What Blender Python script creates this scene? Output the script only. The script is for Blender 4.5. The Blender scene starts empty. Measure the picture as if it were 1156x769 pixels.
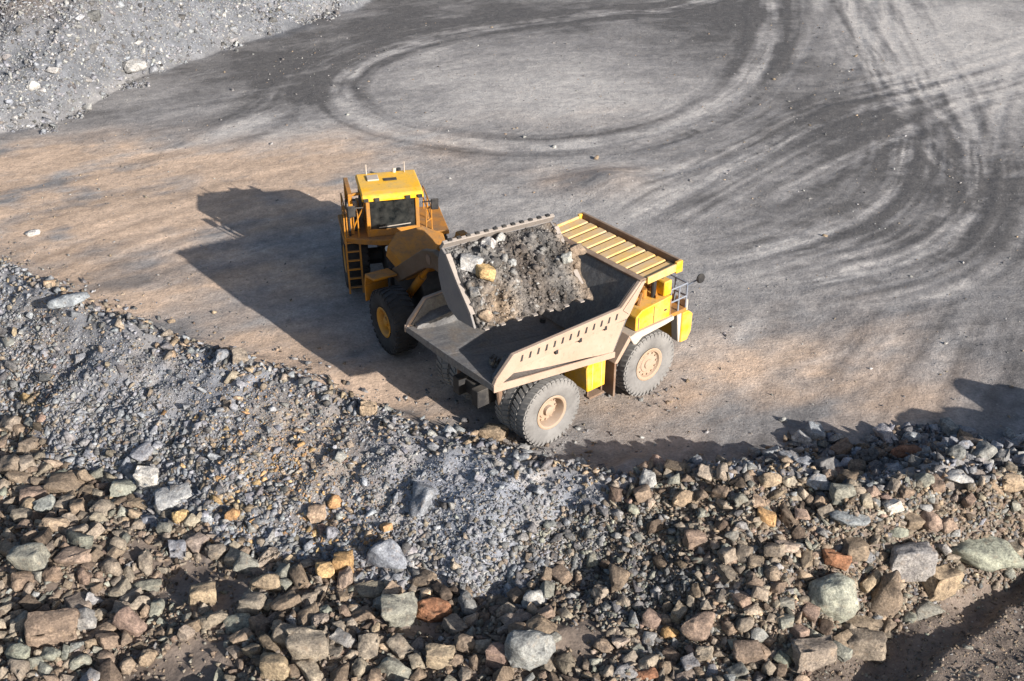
import bpy, bmesh, math, random
import numpy as np
from mathutils import Vector, Matrix, noise as mnoise

SC = bpy.context.scene
COL = SC.collection
R = math.radians

# ------------------------------------------------------------------ camera, sky, sun, exposure
CAM_H, PITCH, FOC = 25.1, 0.541, 1334.0          # metres, radians below the horizon, focal length for a 1156 px wide frame
cam_d = bpy.data.cameras.new("camera")
cam_d.sensor_fit = 'HORIZONTAL'
cam_d.sensor_width = 36.0
cam_d.lens = 36.0 * FOC / 1156.0
cam_d.clip_start = 0.5
cam_d.clip_end = 3000.0
cam = bpy.data.objects.new("camera", cam_d)
cam.location = (0, 0, CAM_H)
cam.rotation_euler = (math.pi / 2 - PITCH, 0, 0)
COL.objects.link(cam)
SC.camera = cam

SUN_AZ, SUN_EL = R(45.5), R(20.8)                 # the sun stands to the right and a little behind the camera
to_sun = Vector((math.cos(SUN_AZ) * math.cos(SUN_EL), -math.sin(SUN_AZ) * math.cos(SUN_EL), math.sin(SUN_EL)))
w = bpy.data.worlds.new("World")
SC.world = w
w.use_nodes = True
nt = w.node_tree
bg = nt.nodes["Background"]
sky = nt.nodes.new("ShaderNodeTexSky")
sky.sky_type = 'NISHITA'
sky.sun_disc = False
sky.sun_elevation = SUN_EL
sky.sun_rotation = math.atan2(to_sun.x, to_sun.y)
sky.altitude = 200
sky.air_density = 1.0
sky.dust_density = 2.0
nt.links.new(sky.outputs[0], bg.inputs[0])
bg.inputs[1].default_value = 0.075
sun_d = bpy.data.lights.new("sun", 'SUN')
sun_d.energy = 5.0
sun_d.angle = R(0.5)
sun_d.color = (1.0, 0.935, 0.85)
sun = bpy.data.objects.new("sun", sun_d)
sun.rotation_euler = to_sun.to_track_quat('Z', 'Y').to_euler()
sun.location = (40, -30, 60)
COL.objects.link(sun)
SC.view_settings.view_transform = 'Standard'
SC.view_settings.look = 'None'
SC.view_settings.gamma = 1.0
SC.view_settings.exposure = 0.88
SC.view_settings.use_curve_mapping = False

# ------------------------------------------------------------------ small maths
rng = np.random.default_rng(7)
rnd = random.Random(11)
_c, _s = math.cos(PITCH), math.sin(PITCH)


def un(px, py, z=0.0):
    """The point at height z that lies on the sight line of a photograph pixel (1156 x 769)."""
    x = (px - 578.0) / FOC
    y = (384.5 - py) / FOC
    d = (x, _c + y * _s, -_s + y * _c)
    t = (z - CAM_H) / d[2]
    return (d[0] * t, d[1] * t)


def pj(x, y, z):
    dz = z - CAM_H
    dep = y * _c - dz * _s
    up = y * _s + dz * _c
    return 578 + FOC * x / dep, 384.5 - FOC * up / dep, dep


def _hash(ix, iy, seed):
    h = (ix.astype(np.int64) * 374761393 + iy.astype(np.int64) * 668265263 + seed * 1274126177) & 0x7fffffff
    h = ((h ^ (h >> 13)) * 1274126177) & 0x7fffffff
    return ((h ^ (h >> 16)) & 0xffff) / 65535.0


def vnoise(x, y, seed=0):
    ix = np.floor(x)
    iy = np.floor(y)
    fx = x - ix
    fy = y - iy
    fx = fx * fx * (3 - 2 * fx)
    fy = fy * fy * (3 - 2 * fy)
    a = _hash(ix, iy, seed)
    b = _hash(ix + 1, iy, seed)
    c = _hash(ix, iy + 1, seed)
    d = _hash(ix + 1, iy + 1, seed)
    return (a + (b - a) * fx) * (1 - fy) + (c + (d - c) * fx) * fy


def fbm(x, y, scale, octaves=4, seed=0):
    """Value noise, mean 0, about -1..1; scale in metres."""
    x = np.asarray(x, float) / scale
    y = np.asarray(y, float) / scale
    t = 0.0
    amp = 1.0
    tot = 0.0
    for k in range(octaves):
        t = t + amp * (vnoise(x, y, seed + 17 * k) * 2 - 1)
        tot += amp
        amp *= 0.55
        x = x * 2.03 + 5.3
        y = y * 2.03 + 1.7
    return t / tot * 1.6


def sstep(a, b, v):
    t = np.clip((v - a) / (b - a), 0, 1)
    return t * t * (3 - 2 * t)


# ------------------------------------------------------------------ the lie of the land
CREST = [(-700, 60, .5), (-250, 190, .5), (-100, 245, .5), (0, 297, .5), (60, 328, .6), (100, 347, .65), (200, 388, .55), (270, 412, .45),
         (330, 428, .4), (400, 457, .45), (440, 478, .5), (520, 498, .6), (600, 518, .8), (690, 540, 1.15), (760, 534, 1.45),
         (870, 543, 1.7), (1000, 548, 1.9), (1100, 538, 1.95), (1156, 532, 1.9), (1240, 526, 2.0), (1350, 522, 3.0), (1450, 516, 3.2), (1900, 480, 2.5)]
FOOT = [(-700, 330, -2.6), (-250, 400, -2.5), (0, 480, -2.5), (150, 570, -2.3), (300, 648, -2.0), (450, 668, -1.8), (620, 700, -1.4), (760, 740, -1.2),
        (870, 766, -1.1), (930, 752, -1.0), (1000, 712, -1.0), (1080, 680, -1.0), (1156, 652, -1.0), (1400, 610, -1.0), (1900, 560, -1.0)]
HILL = [(-500, 215), (-200, 185), (0, 155), (60, 143), (100, 118), (150, 88), (220, 62), (300, 36), (400, 10), (450, -20), (520, -60)]


def line3(tab):
    p = [un(a, b, z) + (z,) for a, b, z in tab]
    p.sort()
    return np.array(p)


crest = line3(CREST)
foot = line3(FOOT)
hill = np.array(sorted(un(a, b, 0) for a, b in HILL))
MOUNDS = []            # (x, y, radius x, radius y, height)


def mound(px, py, z, rx, ry, h):
    x, y = un(px, py, z)
    MOUNDS.append((x, y, rx, ry, h))


mound(205, 655, -2.3, 1.7, 1.3, -.35)
mound(180, 765, -2.3, 2.4, 1.0, -.45)
mound(350, 742, -2.0, 2.2, 1.2, .45)
mound(60, 640, -2.4, 2.2, 2.6, .5)
mound(600, 725, -1.5, 1.6, 1.2, .4)
mound(480, 700, -1.7, 1.2, .7, -.3)
mound(640, 630, -.5, 2.2, 1.3, -.45)
mound(560, 560, .2, 2.0, 1.4, .35)
mound(395, 420, 0, 2.2, 1.2, .22)
mound(690, 208, 0, 2.2, 1.6, .55)


_p, _q = un(1000, 769, -.4), un(1166, 642, -.4)
_l = math.hypot(_q[0] - _p[0], _q[1] - _p[1])
LEDGE = (_p[0], _p[1], (_q[1] - _p[1]) / _l, -(_q[0] - _p[0]) / _l)      # a low step in the near floor, lower right


def terrain(x, y):
    x = np.asarray(x, float)
    y = np.asarray(y, float)
    yc = np.interp(x, crest[:, 0], crest[:, 1])
    hc = np.interp(x, crest[:, 0], crest[:, 2])
    yf = np.interp(x, foot[:, 0], foot[:, 1])
    zf = np.interp(x, foot[:, 0], foot[:, 2])
    rough = 1.0
    wob = fbm(x, y, 3.5, 3, 5) * .55
    hc = hc * (1 + .30 * fbm(x, y, 2.2, 3, 15))
    d = y - yc + wob                               # behind the crest > 0
    back = hc * (1 - sstep(0, 1, d / (hc * 1.9 + .6)))
    t = np.clip(-d / np.maximum(yc - yf, .5), 0, 1)
    t2 = t * .75 + .25 * t * t * (3 - 2 * t)
    front = hc + (zf - hc) * t2
    z = np.where(d > 0, back, front)
    near = sstep(-.2, 1.2, -d + .3)
    z = z + near * (fbm(x, y, 2.6, 4, 21) * .26 + fbm(x, y, .8, 3, 33) * .06)
    chute = fbm((x * .86 - y * .5) / .75, (x * .5 + y * .86) / 5.0, 1.0, 3, 37)
    z = z + near * sstep(0, .15, t) * sstep(1.0, .6, t) * chute * .10
    far = sstep(0.5, 5, d)
    z = z + far * (fbm(x, y, 7, 3, 41) * .05) + (1 - near) * fbm(x, y, .9, 3, 47) * .018
    yh = np.interp(x, hill[:, 0], hill[:, 1])
    e = (y - yh + fbm(x, y, 9, 3, 61) * 2.2 + fbm(x, y, 2.4, 3, 63) * .8)
    rise = np.where(e > 0, 9.0 * (1 - np.exp(-np.maximum(e, 0) * .60 / 9.0)), 0)
    rise = rise * sstep(4, -6, x)
    z = z + rise * (1 + .10 * fbm(x, y, 6, 3, 71)) + sstep(.3, 3, rise) * fbm(x, y, 2.5, 3, 75) * .25
    z = z + .55 * sstep(-.2, .6, (x - LEDGE[0]) * LEDGE[2] + (y - LEDGE[1]) * LEDGE[3] + .25 * fbm(x, y, 1.5, 3, 81)) * sstep(8.5, 9.5, x)
    for mx, my, rx, ry, h in MOUNDS:
        z = z + h * np.exp(-(((x - mx) / rx) ** 2 + ((y - my) / ry) ** 2))
    return z


def on_land(px, py):
    """Where the sight line of a photograph pixel meets the land."""
    z = 0.0
    for _ in range(25):
        x, y = un(px, py, z)
        z = .5 * z + .5 * float(terrain(x, y))
    return x, y, z


# ------------------------------------------------------------------ node materials
def new_mat(name):
    m = bpy.data.materials.new(name)
    m.use_nodes = True
    t = m.node_tree
    return m, t, t.nodes["Principled BSDF"]


def N(t, kind, **kw):
    n = t.nodes.new(kind)
    for k, v in kw.items():
        if k in ('operation', 'blend_type', 'data_type', 'attribute_name', 'noise_dimensions', 'feature', 'interpolation'):
            setattr(n, k, v)
        else:
            n.inputs[k].default_value = v
    return n


def noise_node(t, vec, scale, detail=4.0, rough=.6):
    n = N(t, "ShaderNodeTexNoise")
    n.inputs['Scale'].default_value = scale
    n.inputs['Detail'].default_value = detail
    n.inputs['Roughness'].default_value = rough
    t.links.new(vec, n.inputs['Vector'])
    return n


def ramp(t, fac, a, b, ca=(0, 0, 0, 1), cb=(1, 1, 1, 1)):
    n = N(t, "ShaderNodeValToRGB")
    n.color_ramp.elements[0].position = a
    n.color_ramp.elements[0].color = ca
    n.color_ramp.elements[1].position = b
    n.color_ramp.elements[1].color = cb
    t.links.new(fac, n.inputs[0])
    return n


def mixc(t, fac, a, b, mode='MIX'):
    n = t.nodes.new("ShaderNodeMix")
    n.data_type = 'RGBA'
    n.blend_type = mode
    for sock, v in ((0, fac), (6, a), (7, b)):
        if hasattr(v, 'is_linked') or hasattr(v, 'links'):
            t.links.new(v, n.inputs[sock])
        else:
            n.inputs[sock].default_value = v if sock == 0 else (v + (1,) if len(v) == 3 else v)
    return n.outputs[2]


def bump(t, h, strength, dist, prev=None):
    n = t.nodes.new("ShaderNodeBump")
    n.inputs['Strength'].default_value = strength
    n.inputs['Distance'].default_value = dist
    t.links.new(h, n.inputs['Height'])
    if prev is not None:
        t.links.new(prev, n.inputs['Normal'])
    return n.outputs['Normal']


def earth_mat():
    m, t, b = new_mat("quarry_floor")
    at = N(t, "ShaderNodeAttribute", attribute_name="col")
    geo = N(t, "ShaderNodeNewGeometry")
    pos = geo.outputs['Position']
    n1 = noise_node(t, pos, 2.2, 6, .65)
    n2 = noise_node(t, pos, 9.0, 5, .7)
    n3 = noise_node(t, pos, 34.0, 3, .7)
    r1 = ramp(t, n1.outputs[0], .28, .74, (.76, .76, .77, 1), (1.22, 1.21, 1.2, 1))
    r2 = ramp(t, n2.outputs[0], .3, .72, (.68, .68, .69, 1), (1.30, 1.29, 1.27, 1))
    c = mixc(t, 1.0, at.outputs['Color'], r1.outputs[0], 'MULTIPLY')
    c = mixc(t, .85, c, r2.outputs[0], 'MULTIPLY')
    # scattered pale and dark chips
    vor = N(t, "ShaderNodeTexVoronoi")
    vor.inputs['Scale'].default_value = 5.5
    t.links.new(pos, vor.inputs['Vector'])
    sp = N(t, "ShaderNodeSeparateColor")
    t.links.new(vor.outputs['Color'], sp.inputs[0])
    chip = ramp(t, vor.outputs['Distance'], .16, .22, (1, 1, 1, 1), (0, 0, 0, 1))
    pick = ramp(t, sp.outputs[0], .80, .82)
    f = N(t, "ShaderNodeMath", operation='MULTIPLY')
    t.links.new(chip.outputs[0], f.inputs[0])
    t.links.new(pick.outputs[0], f.inputs[1])
    tone = ramp(t, sp.outputs[1], .3, .7, (.10, .095, .09, 1), (.38, .37, .36, 1))
    f2 = N(t, "ShaderNodeMath", operation='MULTIPLY')
    t.links.new(f.outputs[0], f2.inputs[0])
    f2.inputs[1].default_value = .55
    c = mixc(t, f2.outputs[0], c, tone.outputs[0])
    t.links.new(c, b.inputs['Base Color'])
    b.inputs['Roughness'].default_value = .95
    b.inputs['Specular IOR Level'].default_value = .15
    nn = bump(t, n1.outputs[0], .6, .10)
    nn = bump(t, n2.outputs[0], .7, .05, nn)
    nn = bump(t, n3.outputs[0], .7, .02, nn)
    nn = bump(t, f.outputs[0], .5, .04, nn)
    t.links.new(nn, b.inputs['Normal'])
    return m


def rock_mat():
    m, t, b = new_mat("broken_rock")
    at = N(t, "ShaderNodeAttribute", attribute_name="col")
    geo = N(t, "ShaderNodeNewGeometry")
    pos = geo.outputs['Position']
    n1 = noise_node(t, pos, 3.0, 6, .68)
    n2 = noise_node(t, pos, 14.0, 6, .72)
    n3 = noise_node(t, pos, 5.0, 3, .5)
    r1 = ramp(t, n1.outputs[0], .32, .70, (.50, .50, .52, 1), (1.38, 1.36, 1.30, 1))
    r2 = ramp(t, n2.outputs[0], .34, .68, (.52, .52, .52, 1), (1.42, 1.42, 1.4, 1))
    c = mixc(t, 1.0, at.outputs['Color'], r1.outputs[0], 'MULTIPLY')
    c = mixc(t, 1.0, c, r2.outputs[0], 'MULTIPLY')
    st = ramp(t, n3.outputs[0], .58, .72)          # rusty and dusty stains
    f = N(t, "ShaderNodeMath", operation='MULTIPLY')
    t.links.new(st.outputs[0], f.inputs[0])
    f.inputs[1].default_value = .35
    c = mixc(t, f.outputs[0], c, (.27, .20, .14))
    t.links.new(c, b.inputs['Base Color'])
    b.inputs['Roughness'].default_value = .9
    b.inputs['Specular IOR Level'].default_value = .2
    nn = bump(t, n1.outputs[0], .6, .12)
    nn = bump(t, n2.outputs[0], .7, .04, nn)
    t.links.new(nn, b.inputs['Normal'])
    return m


def paint_mat(name, base, dust=(.36, .30, .24), amount=.35, rough=.55, metal=0.0, grime=(.05, .045, .04), up=.5):
    """Painted or bare steel with settled dust and grime."""
    m, t, b = new_mat(name)
    tc = N(t, "ShaderNodeTexCoord")
    pos = tc.outputs['Object']
    geo = N(t, "ShaderNodeNewGeometry")
    n1 = noise_node(t, pos, 1.3, 7, .7)
    n2 = noise_node(t, pos, 7.0, 6, .75)
    sx = N(t, "ShaderNodeSeparateXYZ")
    t.links.new(geo.outputs['Normal'], sx.inputs[0])
    upf = N(t, "ShaderNodeMath", operation='MULTIPLY_ADD')
    t.links.new(sx.outputs['Z'], upf.inputs[0])
    upf.inputs[1].default_value = up * .25
    t.links.new(n1.outputs[0], upf.inputs[2])
    k = .78 - amount * .55
    r = ramp(t, upf.outputs[0], k - .18, k + .22)
    c = mixc(t, r.outputs[0], base, dust)
    g = ramp(t, n2.outputs[0], .56, .74)
    gm = N(t, "ShaderNodeMath", operation='MULTIPLY')
    t.links.new(g.outputs[0], gm.inputs[0])
    gm.inputs[1].default_value = .55
    c = mixc(t, gm.outputs[0], c, grime)
    t.links.new(c, b.inputs['Base Color'])
    b.inputs['Metallic'].default_value = metal
    rr = ramp(t, r.outputs[0], 0, 1, (rough,) * 3 + (1,), (.9, .9, .9, 1))
    t.links.new(rr.outputs[0], b.inputs['Roughness'])
    b.inputs['Specular IOR Level'].default_value = .35
    t.links.new(bump(t, n2.outputs[0], .25, .02), b.inputs['Normal'])
    return m


def worn_mat():
    """Bed steel: dark scale, bright scrapes along the bed, leftover dirt."""
    m, t, b = new_mat("worn_bed_steel")
    tc = N(t, "ShaderNodeTexCoord")
    mp = N(t, "ShaderNodeMapping")
    mp.inputs['Scale'].default_value = (.5, 3.0, 1.2)
    t.links.new(tc.outputs['Object'], mp.inputs[0])
    n1 = noise_node(t, mp.outputs[0], 1.5, 6, .7)
    n2 = noise_node(t, tc.outputs['Object'], 1.4, 6, .7)
    n3 = noise_node(t, tc.outputs['Object'], 12.0, 4, .7)
    r1 = ramp(t, n1.outputs[0], .36, .72, (.115, .115, .122, 1), (.21, .207, .207, 1))
    r2 = ramp(t, n2.outputs[0], .46, .66)
    c = mixc(t, r2.outputs[0], r1.outputs[0], (.19, .165, .145))
    r3 = ramp(t, n3.outputs[0], .35, .7, (.7, .7, .7, 1), (1.25, 1.25, 1.25, 1))
    c = mixc(t, 1.0, c, r3.outputs[0], 'MULTIPLY')
    t.links.new(c, b.inputs['Base Color'])
    b.inputs['Roughness'].default_value = .6
    b.inputs['Metallic'].default_value = .15
    t.links.new(bump(t, n2.outputs[0], .35, .06, bump(t, n3.outputs[0], .3, .02)), b.inputs['Normal'])
    return m


def glass_mat():
    m, t, b = new_mat("tinted_cab_glass")
    tc = N(t, "ShaderNodeTexCoord")
    n = noise_node(t, tc.outputs['Object'], 3.0, 4)
    r = ramp(t, n.outputs[0], .35, .8, (.008, .010, .011, 1), (.05, .05, .047, 1))
    t.links.new(r.outputs[0], b.inputs['Base Color'])
    b.inputs['Roughness'].default_value = .12
    return m


def lamp_mat():
    m, t, b = new_mat("lamp_glass")
    b.inputs['Base Color'].default_value = (.85, .85, .8, 1)
    b.inputs['Roughness'].default_value = .15
    return m


M = dict(
    earth=earth_mat(), rock=rock_mat(),
    yellow=paint_mat("truck_yellow", (.72, .40, .014), (.48, .33, .17), .32, .5),
    canopy=paint_mat("canopy_yellow", (.70, .40, .05), (.52, .38, .23), .5, .6),
    orange=paint_mat("shade_darkened_yellow", (.52, .205, .008), (.19, .12, .065), .45, .5, grime=(.035, .028, .022)),  # dirty loader paint, deepened further to put shade into the colour
    roof=paint_mat("cab_roof_yellow", (.82, .43, .010), (.50, .36, .15), .2, .45),
    tan=paint_mat("dusty_body_steel", (.335, .238, .178), (.385, .298, .24), .5, .75, grime=(.13, .09, .065)),
    worn=worn_mat(),
    pale=paint_mat("pale_grey_paint", (.46, .42, .37), (.40, .33, .27), .45, .6),
    bucket=paint_mat("bucket_steel", (.16, .16, .175), (.27, .25, .235), .4, .55, .2),
    lip=paint_mat("worn_bucket_lip", (.26, .235, .22), (.34, .30, .27), .5, .6, .1),
    dark=paint_mat("dark_chassis", (.022, .022, .024), (.10, .09, .08), .25, .6),
    rust=paint_mat("brown_rail", (.16, .095, .062), (.28, .215, .165), .38, .75),
    arm=paint_mat("shade_darkened_arm_steel", (.10, .06, .035), (.17, .13, .10), .3, .65, grime=(.025, .022, .02)),  # arm brown made darker so that shade is painted into it
    blue=paint_mat("bluish_grey_rail", (.16, .19, .25), (.30, .29, .29), .3, .5),
    tyre=paint_mat("dusty_tyre", (.115, .11, .108), (.22, .213, .208), .65, .9, grime=(.06, .058, .055)),
    tyre_dark=paint_mat("dark_tyre", (.022, .022, .024), (.075, .072, .072), .3, .85),
    rim=paint_mat("dusty_rim", (.34, .235, .155), (.34, .27, .22), .5, .75, grime=(.12, .085, .06)),
    rim_orange=paint_mat("loader_rim", (.55, .25, .02), (.30, .20, .10), .35, .6),
    glass=glass_mat(), lamp=lamp_mat(),
)


# ------------------------------------------------------------------ mesh helpers
class MB:
    """Collects shapes that become ONE mesh object."""

    def __init__(self, T=None):
        self.v = []
        self.f = []
        self.T = T or Matrix()

    def add(self, vs, fs):
        o = len(self.v)
        self.v += [tuple(self.T @ Vector(p)) for p in vs]
        self.f += [tuple(i + o for i in f) for f in fs]
        return self

    def hexa(self, p):
        return self.add(p, [(0, 3, 2, 1), (4, 5, 6, 7), (0, 1, 5, 4), (1, 2, 6, 5), (2, 3, 7, 6), (3, 0, 4, 7)])

    def box(self, x0, x1, y0, y1, z0, z1):
        return self.hexa([(x0, y0, z0), (x1, y0, z0), (x1, y1, z0), (x0, y1, z0), (x0, y0, z1), (x1, y0, z1), (x1, y1, z1), (x0, y1, z1)])

    def prism(self, pts, y0, y1):
        """A closed outline in x, z carried from y0 to y1."""
        n = len(pts)
        vs = [(x, y0, z) for x, z in pts] + [(x, y1, z) for x, z in pts]
        fs = [tuple(range(n)), tuple(range(2 * n - 1, n - 1, -1))]
        fs += [(i, i + n, (i + 1) % n + n, (i + 1) % n) for i in range(n)]
        return self.add(vs, fs)

    def slab(self, pts, off):
        """A 3D outline thickened by the vector off."""
        n = len(pts)
        o = Vector(off)
        vs = [tuple(p) for p in pts] + [tuple(Vector(p) + o) for p in pts]
        fs = [tuple(range(n)), tuple(range(2 * n - 1, n - 1, -1))]
        fs += [(i, i + n, (i + 1) % n + n, (i + 1) % n) for i in range(n)]
        return self.add(vs, fs)

    def tube(self, p0, p1, r, n=10, r1=None):
        a, b = Vector(p0), Vector(p1)
        d = (b - a).normalized()
        u = d.orthogonal().normalized()
        v = d.cross(u)
        r1 = r if r1 is None else r1
        vs = [tuple(a + r * (math.cos(2 * math.pi * i / n) * u + math.sin(2 * math.pi * i / n) * v)) for i in range(n)]
        vs += [tuple(b + r1 * (math.cos(2 * math.pi * i / n) * u + math.sin(2 * math.pi * i / n) * v)) for i in range(n)]
        fs = [(i, (i + 1) % n, (i + 1) % n + n, i + n) for i in range(n)] + [tuple(range(n - 1, -1, -1)), tuple(range(n, 2 * n))]
        return self.add(vs, fs)

    def path(self, pts, r, n=8):
        for a, b in zip(pts, pts[1:]):
            self.tube(a, b, r, n)
        return self

    def bar(self, p0, p1, w, h):
        """A straight box from p0 to p1, w wide sideways and h high."""
        a, b = Vector(p0), Vector(p1)
        d = (b - a).normalized()
        s = d.cross(Vector((0, 0, 1)))
        s = s.normalized() if s.length > 1e-4 else Vector((0, 1, 0))
        u = s.cross(d)
        q = []
        for c in (a, b):
            q += [c - s * w / 2 - u * h / 2, c + s * w / 2 - u * h / 2, c + s * w / 2 + u * h / 2, c - s * w / 2 + u * h / 2]
        return self.hexa([tuple(x) for x in q])

    def lathe(self, prof, c, n=40):
        """Profile of (radius, y offset) turned about the y axis through c."""
        k = len(prof)
        vs = []
        for i in range(n):
            a = 2 * math.pi * i / n
            for r, y in prof:
                vs.append((c[0] + r * math.cos(a), c[1] + y, c[2] + r * math.sin(a)))
        fs = []
        for i in range(n):
            j = (i + 1) % n
            for q in range(k - 1):
                fs.append((i * k + q, i * k + q + 1, j * k + q + 1, j * k + q))
        return self.add(vs, fs)

    def build(self, name, mat, parent=None, bevel=.0, smooth=False):
        me = bpy.data.meshes.new(name)
        me.from_pydata(self.v, [], self.f)
        bm = bmesh.new()
        bm.from_mesh(me)
        bmesh.ops.recalc_face_normals(bm, faces=bm.faces)
        if bevel:
            es = [e for e in bm.edges if len(e.link_faces) == 2 and e.calc_face_angle(0) > .5]
            try:
                bmesh.ops.bevel(bm, geom=es, offset=bevel, segments=1, affect='EDGES', clamp_overlap=True)
            except Exception:
                pass
        bm.to_mesh(me)
        bm.free()
        if smooth:
            for p in me.polygons:
                p.use_smooth = True
            try:
                me.set_sharp_from_angle(angle=R(35))
            except Exception:
                pass
        me.materials.append(mat)
        o = bpy.data.objects.new(name, me)
        COL.objects.link(o)
        if parent:
            o.parent = parent
        return o


def empty(name, loc=(0, 0, 0), rz=0.0, parent=None):
    o = bpy.data.objects.new(name, None)
    o.empty_display_size = .5
    o.location = loc
    o.rotation_euler = (0, 0, rz)
    COL.objects.link(o)
    if parent:
        o.parent = parent
    return o


def tag(o, label=None, cat=None, group=None, kind=None):
    for k, v in (('label', label), ('category', cat), ('group', group), ('kind', kind)):
        if v:
            o[k] = v
    return o


def raw_mesh(name, V, F, colours, mat):
    """Fast mesh from numpy triangles with one colour per vertex."""
    me = bpy.data.meshes.new(name)
    me.vertices.add(len(V))
    me.vertices.foreach_set('co', np.asarray(V, np.float32).ravel())
    nf = len(F)
    k = F.shape[1]
    me.loops.add(nf * k)
    me.loops.foreach_set('vertex_index', np.asarray(F, np.int32).ravel())
    me.polygons.add(nf)
    me.polygons.foreach_set('loop_start', np.arange(0, nf * k, k, dtype=np.int32))
    me.update(calc_edges=True)
    me.validate()
    ca = me.color_attributes.new("col", 'FLOAT_COLOR', 'POINT')
    c4 = np.ones((len(V), 4), np.float32)
    c4[:, :3] = colours
    ca.data.foreach_set('color', c4.ravel())
    me.materials.append(mat)
    o = bpy.data.objects.new(name, me)
    COL.objects.link(o)
    return o


# ------------------------------------------------------------------ the ground: one sheet out to the horizon
def axis(lo, hi, step, far_lo, far_hi):
    a = list(np.arange(lo, hi + 1e-6, step))
    d = step
    p = hi
    while p < far_hi:
        d *= 1.25
        p += d
        a.append(p)
    d = step
    p = lo
    while p > far_lo:
        d *= 1.25
        p -= d
        a.insert(0, p)
    return np.array(a)


gx = axis(-44, 44, .135, -900, 900)
gy = axis(22, 97, .135, -300, 1200)
GX, GY = np.meshgrid(gx, gy)
X, Y = GX.ravel(), GY.ravel()
Z = terrain(X, Y)

GREY = np.array([.245, .238, .238])
DUST = np.array([.40, .385, .375])
DARK = np.array([.112, .109, .111])
TAN = np.array([.45, .342, .262])
BLUE = np.array([.205, .218, .248])
BROWN = np.array([.205, .168, .143])


def catmull(pts, step=.35):
    P = [np.array(p) for p in pts]
    P = [2 * P[0] - P[1]] + P + [2 * P[-1] - P[-2]]
    out = []
    for a, b, c, d in zip(P, P[1:], P[2:], P[3:]):
        n = max(2, int(np.linalg.norm(c - b) / step))
        for i in range(n):
            t = i / n
            out.append(.5 * ((2 * b) + (c - a) * t + (2 * a - 5 * b + 4 * c - d) * t * t + (3 * b - a - 3 * c + d) * t ** 3))
    return np.array(out)


def track_field(pts_px, reach):
    """Signed distance to a wheel path, metres; large where beyond reach."""
    C = catmull([un(*p) for p in pts_px])
    tn = np.gradient(C, axis=0)
    tn /= np.linalg.norm(tn, axis=1)[:, None] + 1e-9
    best = np.full(len(X), 1e3)
    sgn = np.ones(len(X))
    arc = np.zeros(len(X))
    L = np.r_[0, np.cumsum(np.linalg.norm(np.diff(C, axis=0), axis=1))]
    box = (X > C[:, 0].min() - reach) & (X < C[:, 0].max() + reach) & (Y > C[:, 1].min() - reach) & (Y < C[:, 1].max() + reach)
    idx = np.nonzero(box)[0]
    for s in range(0, len(idx), 40000):
        ii = idx[s:s + 40000]
        dx = X[ii][:, None] - C[None, :, 0]
        dy = Y[ii][:, None] - C[None, :, 1]
        d2 = dx * dx + dy * dy
        j = d2.argmin(1)
        r = np.arange(len(ii))
        best[ii] = np.sqrt(d2[r, j])
        arc[ii] = L[j]
        sgn[ii] = np.sign(dx[r, j] * tn[j, 1] - dy[r, j] * tn[j, 0])
    ends = sstep(0, 5, arc) * sstep(L[-1], L[-1] - 5, arc)
    return best * sgn, arc, ends


def blob(px, py, rx, ry, rot=0.0):
    x, y = un(px, py)
    c, s = math.cos(rot), math.sin(rot)
    u = (X - x) * c + (Y - y) * s
    v = -(X - x) * s + (Y - y) * c
    wob = fbm(X, Y, 5, 4, 3) * .55
    return np.exp(-np.maximum((u / rx) ** 2 + (v / ry) ** 2 + wob, 0))


def gauss(d, w_):
    return np.exp(-(d / w_) ** 2)


tone = np.zeros(len(X))           # -1 dark fines and a painted shadow band .. +1 pale dust
tone += .45 * fbm(X, Y, 6, 5, 101) * .7
sa = R(28)                        # streaks drawn out by the machines
u = X * math.cos(sa) + Y * math.sin(sa)
v = -X * math.sin(sa) + Y * math.cos(sa)
left = sstep(2, -6, X - 0 * Y)
tone += left * (.30 * fbm(u / 9, v, .6, 4, 111) + .30 * fbm(u / 2.5, v, 1.6, 4, 113))
sb = R(62)
u2 = X * math.cos(sb) + Y * math.sin(sb)
v2 = -X * math.sin(sb) + Y * math.cos(sb)
rgt = sstep(4, 10, X) * sstep(47, 42, Y)
tone += rgt * .55 * fbm(u2 / 8, v2, .6, 4, 121)
tone += (1 - left) * (1 - rgt) * .22 * fbm(X / 5, Y, .9, 4, 131)
for a in ((920, 70, 5, 16, 0, .75), (985, 150, 6, 6, 0, .55), (800, 15, 6, 10, 0, .45), (330, 95, 5, 5, 0, .85), (355, 55, 6, 8, 0, .8), (500, 22, 12, 6, 0, .7),
          (640, 8, 14, 6, 0, .6), (1135, 215, 5, 6, 0, .8), (1060, 260, 6, 4, .3, .5), (880, 150, 6, 4, .3, .5), (930, 225, 6, 3, .3, .45), (1000, 340, 8, 2.5, 0, .35),
          (700, 210, 3, 2, 0, .45), (230, 215, 4, 1.4, .3, .35), (280, 185, 3, 1.2, .3, .35), (205, 75, 5, 5, 0, .3), (720, 520, 6, 1.0, 0, .35), (800, 515, 6, 1.0, 0, .3),  # last two paint the ridge's cast shadow band into the ground colour
          (420, 30, 4, 6, 0, .4), (745, 40, 6, 9, 0, .25)):
    tone -= a[5] * blob(*a[:5])
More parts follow.
